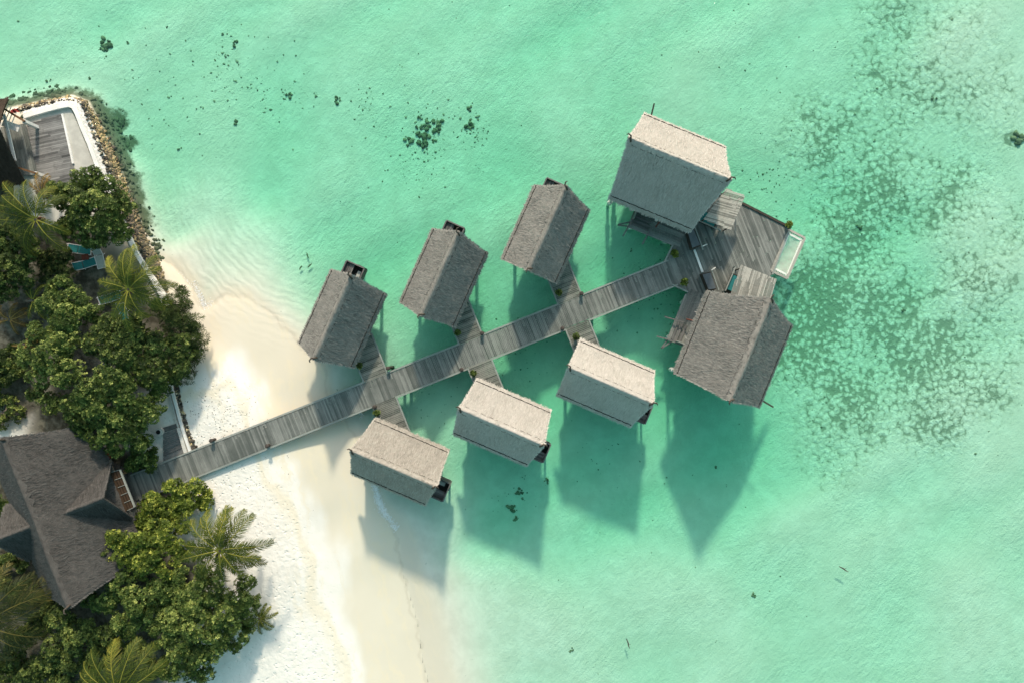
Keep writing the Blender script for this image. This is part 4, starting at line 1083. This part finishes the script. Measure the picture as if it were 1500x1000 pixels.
# ---- thatched house at the lower left
r1, r2_ = W(0, 640, 7.5), W(100, 893, 7.5); cc = (r1 + r2_) / 2; u = (r1 - r2_); ang = math.atan2(u.y, u.x); Lr = Vector((u.x, u.y)).length
org = Vector((cc.x, cc.y, .9)); hs = thing('thatched_house', 'large dark thatched house with a small cross gable at the landward end of the boardwalk', 'house', org, ang)
ROT = Matrix.Rotation(-ang, 3, 'Z')
def HL(px, py, z): return ROT @ (W(px, py, z) - org)
rf = thatch_roof(hs, Lr - 2.3, Lr, 4.7, 2.1, 6.6, TH_DARK, 21, strands=6500, curve=.04, stitch=False)
al = Lr / 2 - 122 / S
for sgn, nm in ((-1, 'gable_roof'), (1, 'gable_roof')):
    g = thatch_roof(hs, 3.7, 3.7, 2.6, 2.3, 5.15, TH_DARK, 23 + sgn, name=nm, strands=1500, curve=.04, stitch=False)
    g.location = (al, sgn * 3.1, 0); g.rotation_euler = (0, 0, math.pi / 2)
    for fn in list(g.children):
        if fn.name.startswith('ridge_finial'): bpy.data.objects.remove(fn)
gable_walls(hs, Lr - 3.6, 7.4, -.2, 2.5, 5.4, m_plain('house_wall', (.5, .46, .38), .9, .1))
q = [HL(176.5, 687, 3.1), HL(198, 741.5, 3.1), HL(180.5, 750, 3.1), HL(157, 693, 3.1)]
mb = MB()
for k in range(10):
    f = (k + .5) / 10; a = q[3].lerp(q[0], f); b = q[2].lerp(q[1], f); mb.beam(a, b, .09, .12, random.uniform(.2, .9))
pg = mb.build('pergola', m_wood('pergola_wood', (.022, .015, .009), (.07, .046, .028)), hs)
mb = MB()
for k in range(6):
    f = k / 5; a = q[0].lerp(q[1], f); b = a + (q[3].lerp(q[2], f) - a) * .62; mb.beam(a + Vector((0, 0, .09)), b + Vector((0, 0, .09)), .05, .05, .6)
mb.beam(q[0] + Vector((0, 0, .07)), q[1] + Vector((0, 0, .07)), .12, .14, 1.0)
mb.build('edge_beam', WOOD_TRIM, pg)
for p in (q[0], q[1]):
    mb = MB(); mb.beam((p.x, p.y, -.1), (p.x, p.y, p.z - .05), .12, .12, .3); mb.build('post', WOOD_DARK, pg)
qq = [W(158, 672, 1.0), W(196, 690, 1.0), W(236, 690, 1.0), W(215, 728, 1.0), W(170, 770, 1.0), W(150, 720, 1.0)]
c = sum(qq, Vector()) / 6
mb = MB(); planks(mb, [(p.x, p.y) for p in qq], 1.12, JA + math.pi / 2, .2, .02, contrast=.5); tag(mb.build('entrance_deck', STEP_WOOD, None, (c.x, c.y, 1.0)), 'dark plank landing between the thatched house and the boardwalk', 'deck')
a, b = W(181, 693, 1.6), W(200, 685, 1.6); c = (a + b) / 2
mb = MB(); mb.tube([a, b], .09, 7); mb.tube([a + Vector((0, .22, 0)), b + Vector((0, .16, 0))], .08, 7)
for p in (a, b): mb.beam((p.x, p.y, 1.1), (p.x, p.y, 1.55), .08, .08)
tag(mb.build('bamboo_rail', m_plain('bamboo', (.38, .27, .13), .6), None, (c.x, c.y, 1.1)), 'short tan bamboo rail on the dark landing by the house', 'rail')
c = W(158, 668, 1.4); mb = MB(); mb.tube([(c.x, c.y, 1.0), (c.x, c.y, 1.4), (c.x, c.y, 1.8)], [.25, .36, .28], 12); tag(mb.build('clay_jar', m_plain('clay', (.2, .04, .02), .7), None, (c.x, c.y, 1.0)), 'dark red clay jar under the tree at the corner of the house', 'jar')

# ---- villa and terrace at the upper left
nc, sc_ = W(12, 143, 3.2), W(38, 268, 3.2); mid = (nc + sc_) / 2; w_ = sc_ - nc; ang = math.atan2(w_.y, w_.x) + math.pi / 2; uu = Vector((math.cos(ang), math.sin(ang), 0))
hw = Vector((w_.x, w_.y)).length / 2; c = mid - uu * 4.2; org = Vector((c.x, c.y, 1.0))
vl = thing('beach_villa', 'villa with a dark brown roof cut by the left edge beside the walled terrace', 'villa', org, ang)
thatch_roof(vl, 8.4, 10.2, hw, 2.2, 5.6, TH_BROWN, 31, strands=2200, stitch=False, ridge_mat=TH_MID, curve=.05)
gable_walls(vl, 3.4, hw * 1.5, -.3, 2.4, 4.6, WHITE)
RV = Matrix.Rotation(-ang, 3, 'Z')
def VL(px, py, z): return RV @ (W(px, py, z) - org)
for p0, p1 in (((-10, 150), (36, 178)), ((-8, 235), (52, 254))):
    mb = MB(); mb.beam(VL(*p0, 3.0), VL(*p1, 3.0), .16, .2); mb.build('porch_beam', WOOD_BROWN, vl)
mb = MB()
for k in range(6):
    a = VL(3 + k * 4.5, 150 + k * 2.2, 2.9); b = VL(-6 + k * 4.5, 172 + k * 2.2, 2.9); mb.beam(a, b, .05, .06)
mb.beam(VL(6, 168, 2.85), VL(22, 236, 2.85), .22, .12); mb.beam(VL(4, 180, 2.6), VL(28, 189, 2.6), .6, .06); mb.build('porch_frame', METAL_W, vl)
for p in ((35, 178), (51, 254)):
    v = VL(*p, 2.9); mb = MB(); mb.beam((v.x, v.y, -.1), (v.x, v.y, 1.9), .28, .28); mb.build('porch_post', WHITE, vl)
dk = [(18, 190), (38, 181), (54, 256), (36, 262)]; P = [V2(x, y, 1.3) for x, y in dk]; P[0] -= Vector((2.5, 0)); P[3] -= Vector((3.5, 0))
mb = MB(); planks(mb, P, 1.3, math.radians(-77), .2, .015, contrast=.6); c = sum(P, Vector((0, 0))) / 4; tag(mb.build('porch_floor', WOOD, None, (c.x, c.y, 1.2)), 'pale plank porch floor beside the brown villa roof', 'deck')
c = VL(22, 163, 3.15); mb = MB(); vs = []; fs = []
for i in range(7):
    for k in range(5): vs.append((c.x - .32 + i * .11, c.y - .15 + k * .08 + .03 * math.sin(i * 2.1), c.z + .05 + .09 * math.sin(i * 1.7 + k)))
for i in range(6):
    for k in range(4): n_ = i * 5 + k; fs.append((n_, n_ + 5, n_ + 6, n_ + 1))
vs2 = [(x, y, z - .03) for x, y, z in vs]; nb = len(vs); fs += [tuple(reversed([i + nb for i in f])) for f in fs]
M = Matrix.Translation(org) @ Matrix.Rotation(ang, 4, 'Z'); mb.add([M @ Vector(v) for v in vs + vs2], fs); pc = M @ c
tag(mb.build('towel', REDW, None, pc), 'crumpled red towel hung on the white porch frame of the villa', 'towel')
dk = [(39, 181), (90, 167), (104, 231), (118, 284), (62, 290), (53, 256)]; P = [V2(x, y, 1.2) for x, y in dk]; c = sum(P, Vector((0, 0))) / 6; org = (c.x, c.y, 1.1)
td = thing('terrace_deck', 'weathered grey plank terrace inside the curved white sea wall', 'deck', org)
mb = MB(); planks(mb, P, 1.2, math.radians(12.5), .16, .014, seg=3.5, contrast=.55); mb.build('planking', m_wood('terrace_planks', (.07, .072, .07), (.30, .30, .285), rot=math.radians(12.5)), td, org)
a, b = V2(91, 167, 1.2), V2(107, 240, 1.2); mb = MB(); mb.beam((a.x, a.y, 1.16), (b.x, b.y, 1.16), .16, .16, .8); mb.build('edge_kerb', WHITE, td, org)
pv = [(36, 176), (72, 164), (95, 158), (104, 160), (116, 188), (134, 232), (148, 268), (160, 300), (140, 330), (60, 330), (20, 290), (20, 200)]; mb = MB(); mb.prism([V2(x, y, 1.1) for x, y in pv], .6, 1.1)
mb.build('patio', m_plain('pale_paving', (.52, .51, .45), .9, .12, 1.2, .2))['kind'] = 'structure'

# ---- loungers
def lounger(label, px, py, rot, fab, tilt=.35, z=None):
    p = W(px, py, 1.3); g = gz(p.x, p.y); r = thing('sun_lounger', label, 'lounger', (p.x, p.y, g), math.radians(rot), 'sun loungers in the garden')
    mb = MB()
    for s in (-.36, .36):
        mb.tube([(-.95, s, .38), (.25, s, .34)], .035, 6); mb.tube([(.25, s, .34), (.98, s, .34 + tilt)], .035, 6); mb.tube([(-.85, s, 0), (-.7, s, .36)], .03, 6); mb.tube([(.35, s, 0), (.2, s, .34)], .03, 6)
        mb.tube([(.98, s, .34 + tilt), (1.12, s * .8, .34 + tilt)], .03, 6)
    mb.tube([(-.95, -.36, .38), (-.95, .36, .38)], .035, 6); mb.tube([(.98, -.36, .34 + tilt), (.98, .36, .34 + tilt)], .035, 6); mb.build('frame', METAL_W, r)
    mb = MB(); mb.beam((-.9, 0, .40), (.22, 0, .37), .64, .05); mb.build('seat', fab, r)
    mb = MB(); mb.beam((.28, 0, .38), (.93, 0, .36 + tilt), .64, .05); mb.build('backrest', fab, r)
lounger('teal lounger farther up, half under the tree, with white frame', 119, 366, 172, TEAL); lounger('teal lounger below the brown side table, white frame', 126, 387, 198, TEAL)
lounger('pale grey lounger left of the palm crown', 146, 378, 105, PALEFAB); lounger('teal lounger shaded under the palm fronds, left one', 163, 436, 200, TEAL); lounger('teal lounger shaded under the lowest palm frond', 181, 461, 100, TEAL)
p = W(126, 377, 1.3); g = gz(p.x, p.y); r = thing('side_table', 'small brown side table between two teal loungers', 'table', (p.x, p.y, g), math.radians(8))
mb = MB(); mb.box((0, 0, .42), .3, .26, .03); mb.build('tabletop', REDBR, r)
for sx in (-.24, .24):
    for sy in (-.2, .2):
        mb = MB(); mb.box((sx, sy, .195), .025, .025, .195); mb.build('leg', WOOD_DARK, r)

# ---- trees, shrubs and palms
GT = 'leafy trees of the island garden'
tree('broadleaf_tree', 'dense round tree over the rock bank beside the villa terrace', 'tree', [(128, 262, 3.8, 1.3), (158, 282, 4, 1.5), (104, 292, 4.3, 1.5), (140, 312, 4.8, 1.9), (176, 312, 3.6, 1.2), (112, 335, 4, 1.5), (160, 338, 4, 1.5), (84, 280, 3.4, .9), (188, 300, 3.2, .7), (182, 340, 3, .8), (135, 350, 3.6, 1)], (160, 320), LEAF, 101, GT, bright=.42)
tree('broadleaf_tree', 'leafy tree just below the round dark shrub, left of the palm', 'tree', [(88, 424, 4, 1.2), (110, 440, 4.3, 1.3), (74, 448, 4.2, 1.2), (130, 455, 4, 1.2), (96, 465, 4.6, 1.4)], (120, 460), LEAF, 102, GT, bright=.5)
tree('broadleaf_tree', 'dark tree under the lower palm fronds in the big thicket', 'tree', [(165, 480, 4, 1.4), (190, 495, 4.3, 1.5), (145, 500, 4.6, 1.4), (175, 520, 4.8, 1.6), (205, 475, 3.5, 1.0)], (200, 505), LEAF_DK, 103, GT, bright=.5)
tree('broadleaf_tree', 'pale grey-green tree at the left edge of the big thicket', 'tree', [(60, 492, 4.2, 1.3), (42, 520, 4, 1.1), (75, 520, 4.8, 1.5), (95, 500, 4.6, 1.3), (58, 548, 4, 1.2), (100, 545, 4.8, 1.4)], (110, 530), LEAF, 104, GT, bright=.55)
tree('broadleaf_tree', 'rounded dark tree at the beach corner of the big thicket', 'tree', [(232, 505, 3.6, 1.4), (255, 535, 3.2, 1.4), (220, 540, 4, 1.6), (262, 505, 3, 1.2), (245, 560, 2.8, 1.1), (278, 520, 2.5, 1.0)], (250, 530), LEAF_DK, 105, GT, bright=.52)
tree('broadleaf_tree', 'wide tree in the heart of the big thicket', 'tree', [(135, 570, 4.8, 1.6), (165, 560, 5, 1.7), (195, 580, 4.6, 1.6), (110, 595, 4.2, 1.4), (150, 605, 4.6, 1.6), (75, 590, 3.4, 1.1), (55, 575, 3, .9)], (175, 580), LEAF, 106, GT, bright=.45)
tree('broadleaf_tree', 'tree overhanging the top corner of the thatched house', 'tree', [(180, 620, 4.4, 1.5), (210, 605, 4, 1.4), (150, 635, 4.2, 1.3), (200, 640, 3.8, 1.3), (122, 622, 3.8, 1.1), (228, 590, 3.4, 1.0), (170, 655, 3.6, .9), (230, 560, 3.5, 1)], (200, 625), LEAF, 107, GT, bright=.48)
tree('feathery_bush', 'dark feathery evergreen at the beach edge right of the palm', 'tree', [(262, 445, 2.6, 1.1), (278, 468, 2.4, 1.1), (288, 495, 2.2, 1.1), (286, 520, 2.0, .9), (255, 470, 3, 1.2), (268, 430, 2.2, .6), (240, 455, 2.8, 1), (272, 548, 1.8, .8)], (268, 480), LEAF_CA, 108, None, dens=15, leaf=.42, nleaf=9, shape=(.34, .05), bright=.45, elev=(20, 75))
tree('broadleaf_bush', 'bright green bush just below the landward end of the boardwalk', 'bush', [(225, 735, 2.2, 1.1), (255, 718, 2.2, 1.1), (285, 716, 2, 1.0), (245, 748, 2.4, 1.2), (270, 740, 2.2, 1.1), (215, 755, 2.2, .9), (300, 735, 1.7, .7), (305, 722, 1.5, .35)], (260, 733), LEAF_YL, 109, None, dens=11, leaf=.3, bright=.5)
tree('broadleaf_tree', 'yellow-green tree reaching over the right slope of the thatched house', 'tree', [(172, 785, 4.6, 1.0), (200, 790, 4.6, 1.2), (225, 805, 4.4, 1.3), (245, 780, 3.8, 1.2), (210, 825, 4.4, 1.3), (265, 800, 3.4, 1.1), (265, 770, 3, .9), (230, 775, 3.8, 1.1), (182, 812, 4.6, 1.0), (152, 815, 4.6, .7), (160, 790, 4.5, .6), (245, 830, 4, 1.1)], (235, 800), LEAF_YL, 110, GT, bright=.46)
tree('broadleaf_tree', 'tree at the lower corner of the thatched house', 'tree', [(180, 855, 4.2, 1.3), (155, 880, 4, 1.2), (205, 880, 4.4, 1.5), (235, 865, 4, 1.3), (225, 900, 3.8, 1.3), (260, 870, 3.6, 1.2), (190, 910, 4, 1.4), (128, 875, 3.8, .8)], (205, 875), LEAF, 111, GT, bright=.52)
tree('broadleaf_tree', 'large tree at the sand edge below the beach palm', 'tree', [(280, 880, 4.3, 1.5), (310, 865, 4, 1.4), (345, 875, 3.6, 1.4), (330, 905, 4, 1.5), (290, 915, 4.6, 1.6), (355, 900, 3, 1.1), (270, 850, 3.6, 1.3), (300, 840, 3.4, 1.2), (375, 880, 2.2, .6), (255, 905, 4.2, 1.3), (360, 855, 3, .9), (315, 935, 4, 1.3), (345, 935, 3, 1.1), (365, 915, 2.2, .8)], (310, 890), LEAF, 112, GT, bright=.56)
tree('broadleaf_tree', 'tree on the bottom sand edge whose shade falls on the beach', 'tree', [(262, 945, 4.2, 1.3), (290, 960, 4, 1.3), (270, 980, 3.6, 1.1), (310, 955, 3.4, 1), (240, 930, 4, 1.2), (250, 975, 3.4, 1.2), (300, 985, 3, 1)], (285, 950), LEAF, 113, GT, bright=.54)
tree('broadleaf_tree', 'dark tree in the bottom left below the house', 'tree', [(60, 915, 3.6, 1.3), (90, 905, 3.8, 1.4), (120, 930, 4, 1.5), (85, 945, 3.8, 1.4), (150, 935, 3.8, 1.2), (40, 930, 3.4, 1.0), (110, 965, 3.6, 1.3), (145, 962, 3.4, 1.1), (175, 945, 3.4, 1.1), (205, 950, 3.6, 1.2), (225, 975, 3.2, 1.0), (70, 975, 3.2, 1.2)], (110, 935), LEAF_DK, 114, GT, bright=.52)
tree('broadleaf_tree', 'dark tree at the left edge above the sandy path', 'tree', [(10, 350, 4, 1.4), (30, 370, 4, 1.4), (5, 395, 4.4, 1.6), (30, 405, 3.8, 1.3), (10, 430, 3.6, 1.2), (-20, 370, 4, 1.6), (40, 350, 3.4, 1.0)], (40, 385), LEAF_DK, 115, GT, bright=.46)
tree('round_shrub', 'round dark shrub between the sandy path and the teal loungers', 'bush', [(75, 385, 2.2, 1.3), (88, 372, 2.2, 1.1), (70, 405, 2.1, 1.1), (95, 395, 2, 1.0), (62, 378, 1.8, .8)], (85, 388), LEAF_CA, 116, None, dens=16, leaf=.2, nleaf=6, shape=(.34, .2), bright=.45)
tree('low_shrub', 'low dark shrub at the left edge beside the dry fronds', 'bush', [(8, 530, 1.8, 1.1), (22, 545, 1.7, .9), (-5, 560, 1.8, 1.2), (20, 515, 1.6, .7)], (20, 540), LEAF_DK, 117, None, leaf=.26, bright=.45)
tree('low_shrub', 'low shrub on the shaded sand left of the big thicket', 'bush', [(10, 590, 1.4, .9), (25, 605, 1.3, .8), (0, 615, 1.4, .9)], (18, 602), LEAF_DK, 118, None, leaf=.24, dens=6, bright=.55)
tree('low_shrub', 'shrub between the back gable of the house and the left palm fronds', 'bush', [(8, 822, 2, 1), (26, 815, 2, .8), (35, 828, 2, .6), (-8, 835, 2, 1)], (25, 822), LEAF_DK, 119, None, leaf=.26, bright=.5)
tree('low_shrub', 'shrub at the left edge above the back gable of the house', 'bush', [(3, 735, 2, .7), (-10, 745, 2, .9), (8, 748, 2, .5)], (5, 742), LEAF_DK, 120, None, leaf=.26, bright=.55)
tree('low_shrub', 'bushy shrub between the dark landing and the wooden steps', 'bush', [(205, 668, 2.2, .9), (220, 680, 1.9, .7), (192, 678, 2, .7), (212, 650, 2.4, .8), (226, 664, 1.8, .6)], (212, 668), LEAF, 121, None, leaf=.26, bright=.45)
tree('low_shrub', 'shrub at the house pergola corner with small pale blossoms', 'bush', [(205, 770, 2.4, .7), (222, 765, 2.3, .8), (195, 782, 2.6, .6)], (214, 770), LEAF_YL, 122, None, leaf=.26, bright=.42)

tree('broadleaf_tree', 'dark tree filling the bottom left corner around the palm fronds', 'tree', [(15, 960, 3, 1.4), (45, 985, 3.2, 1.4), (5, 995, 3, 1.4), (95, 995, 3, 1.3), (25, 930, 2.6, 1.1), (70, 1000, 3, 1.3), (130, 992, 3, 1.1)], (55, 980), LEAF_DK, 123, GT, bright=.42)
tree('low_shrub', 'dark shrub against the lower left eave of the house by the palm fronds', 'bush', [(45, 862, 2, 1.0), (62, 880, 2.2, 1.0), (28, 872, 2, 1.0), (75, 895, 2.2, .8), (15, 855, 1.8, .9)], (48, 872), LEAF_DK, 124, None, bright=.4)
palm('tall palm at the rock bank whose crown covers two teal loungers', 188, 424, 7.2, [(178, 1.0, 8), (205, .9, 2), (128, .95, 25), (108, .9, 30), (92, .95, 35), (68, 1.0, 30), (45, .95, 20), (30, .9, 40), (8, 1.0, 18), (-14, .95, 10), (-35, .85, 2), (-75, .8, 0), (-100, .95, 10), (-125, .9, 0), (155, .7, 45), (60, .6, 55)], 201, (196, 428), L=3.9)
palm('palm leaning over the sand on the lower beach', 322, 806, 6.2, [(160, .9, 20), (140, 1.0, 22), (112, .95, 28), (86, 1.0, 30), (66, 1.0, 25), (44, 1.05, 20), (22, .8, 35), (4, 1.1, 15), (-16, 1.0, 10), (-36, .9, 5), (-62, .8, 5), (-100, .8, 0), (-140, .9, 5), (-165, 1.0, 10), (185, .9, 25), (98, .95, 12), (55, 1.0, 8), (-5, .9, 30), (125, .9, 10), (-48, .9, 15), (-85, .9, 15), (172, .9, 5), (75, .6, 55)], 202, (330, 812), L=4.0)
palm('palm at the upper left edge beneath the terrace', 52, 322, 6.5, [(170, 1.2, 12), (185, 1.25, 8), (150, 1.2, 20), (125, 1.15, 22), (105, 1.0, 28), (200, 1.1, 2), (225, 1.1, 0), (75, .9, 25), (50, .8, 15), (-20, .7, 5), (-60, .9, 0), (245, 1.0, -5), (140, .8, 45)], 203, (75, 325), L=3.9)
palm('palm at the bottom edge with fronds fanning upward', 172, 1016, 6.0, [(93, 1.05, 22), (118, 1.0, 22), (70, 1.05, 20), (50, 1.1, 14), (140, 1.0, 18), (28, 1.0, 12), (160, .95, 8), (-20, .9, 10), (-90, 1, 10), (200, .9, 10)], 204, (190, 1004), L=4.6)
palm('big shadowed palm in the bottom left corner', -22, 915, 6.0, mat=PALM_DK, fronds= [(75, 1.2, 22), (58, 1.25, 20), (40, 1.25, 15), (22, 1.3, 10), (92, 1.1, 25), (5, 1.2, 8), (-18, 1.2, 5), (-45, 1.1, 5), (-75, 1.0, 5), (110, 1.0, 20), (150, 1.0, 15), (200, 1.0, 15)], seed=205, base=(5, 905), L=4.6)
palm('small young palm at the sand edge below the beach palm', 380, 905, 1.9, [(10, 1.0, 25), (40, .9, 35), (70, .9, 35), (110, .8, 35), (-20, .9, 20), (-60, 1.0, 15), (-95, 1.0, 15), (-130, .9, 20), (180, .8, 30)], 206, (389, 909), L=1.7, leaflets=26)
palm('young palm with orange dry fronds by the left path', 14, 468, 2.6, [(35, .9, 20), (5, 1.0, 20), (-25, .9, 15), (-60, .8, 10), (70, .9, 25), (150, .9, 20), (200, .9, 15)], 207, (18, 468), mat=PALM_O, L=1.9, group='dry young palms', leaflets=26)
palm('young palm with orange dry fronds below the first dry palm', 36, 505, 2.2, [(20, .9, 15), (60, .8, 25), (-30, .9, 10), (-80, .8, 10), (190, 1.0, 10), (230, 1.0, 0)], 208, (40, 505), mat=PALM_O, L=1.4, group='dry young palms', leaflets=22)
palm('young palm with yellowing fronds next to the terrace planks', 62, 285, 3.0, [(80, .9, 30), (110, 1.0, 25), (60, .8, 30), (140, .8, 20), (20, .7, 20)], 209, (68, 287), mat=PALM_O, L=2.2, group='dry young palms', leaflets=26)
palm('young green palm at the left of the thicket beside the path', 48, 440, 3.2, [(95, .9, 30), (125, 1.0, 15), (60, .8, 20), (-60, 1.0, 10), (-100, 1.0, 5), (-20, .9, 10)], 210, (54, 442), L=2.0, leaflets=28, group='young palms in the garden')

# ---- camera, sun, sky
cam = bpy.data.objects.new('Camera', bpy.data.cameras.new('Camera')); COL.objects.link(cam)
cam.location = (0, 0, HC); cam.data.sensor_width = 36; cam.data.angle = 2 * math.atan(1500 / S / 2 / HC); cam.data.clip_end = 1000; cam.data.clip_start = 1
scene.camera = cam
EL = math.radians(31)
sun = bpy.data.objects.new('Sun', bpy.data.lights.new('Sun', 'SUN')); COL.objects.link(sun)
sun.data.energy = 2.7; sun.data.angle = math.radians(3.4); sun.data.color = (1, .88, .70)
sun.rotation_euler = (-(math.pi / 2 - EL), 0, 0); sun.location = (0, 60, 60)
w = bpy.data.worlds.new('World'); scene.world = w; w.use_nodes = True
nt_ = w.node_tree; sky = nt_.nodes.new('ShaderNodeTexSky'); sky.sky_type = 'NISHITA'; sky.sun_disc = False; sky.sun_elevation = EL; sky.sun_rotation = 0
sky.air_density = 1.0; sky.dust_density = 2.5; sky.ozone_density = 1.0
bg = nt_.nodes['Background']; bg.inputs[1].default_value = .15; hs_ = nt_.nodes.new('ShaderNodeHueSaturation'); hs_.inputs['Saturation'].default_value = 1.0; hs_.inputs['Hue'].default_value = .435; nt_.links.new(sky.outputs[0], hs_.inputs['Color']); nt_.links.new(hs_.outputs[0], bg.inputs[0])
vs_ = scene.view_settings; vs_.view_transform = 'Standard'; vs_.look = 'None'; vs_.gamma = 1; vs_.exposure = .56
cy = scene.cycles; cy.max_bounces = 8; cy.transparent_max_bounces = 16; cy.diffuse_bounces = 3; cy.glossy_bounces = 2; cy.transmission_bounces = 4; cy.volume_bounces = 0; cy.caustics_reflective = False; cy.caustics_refractive = False
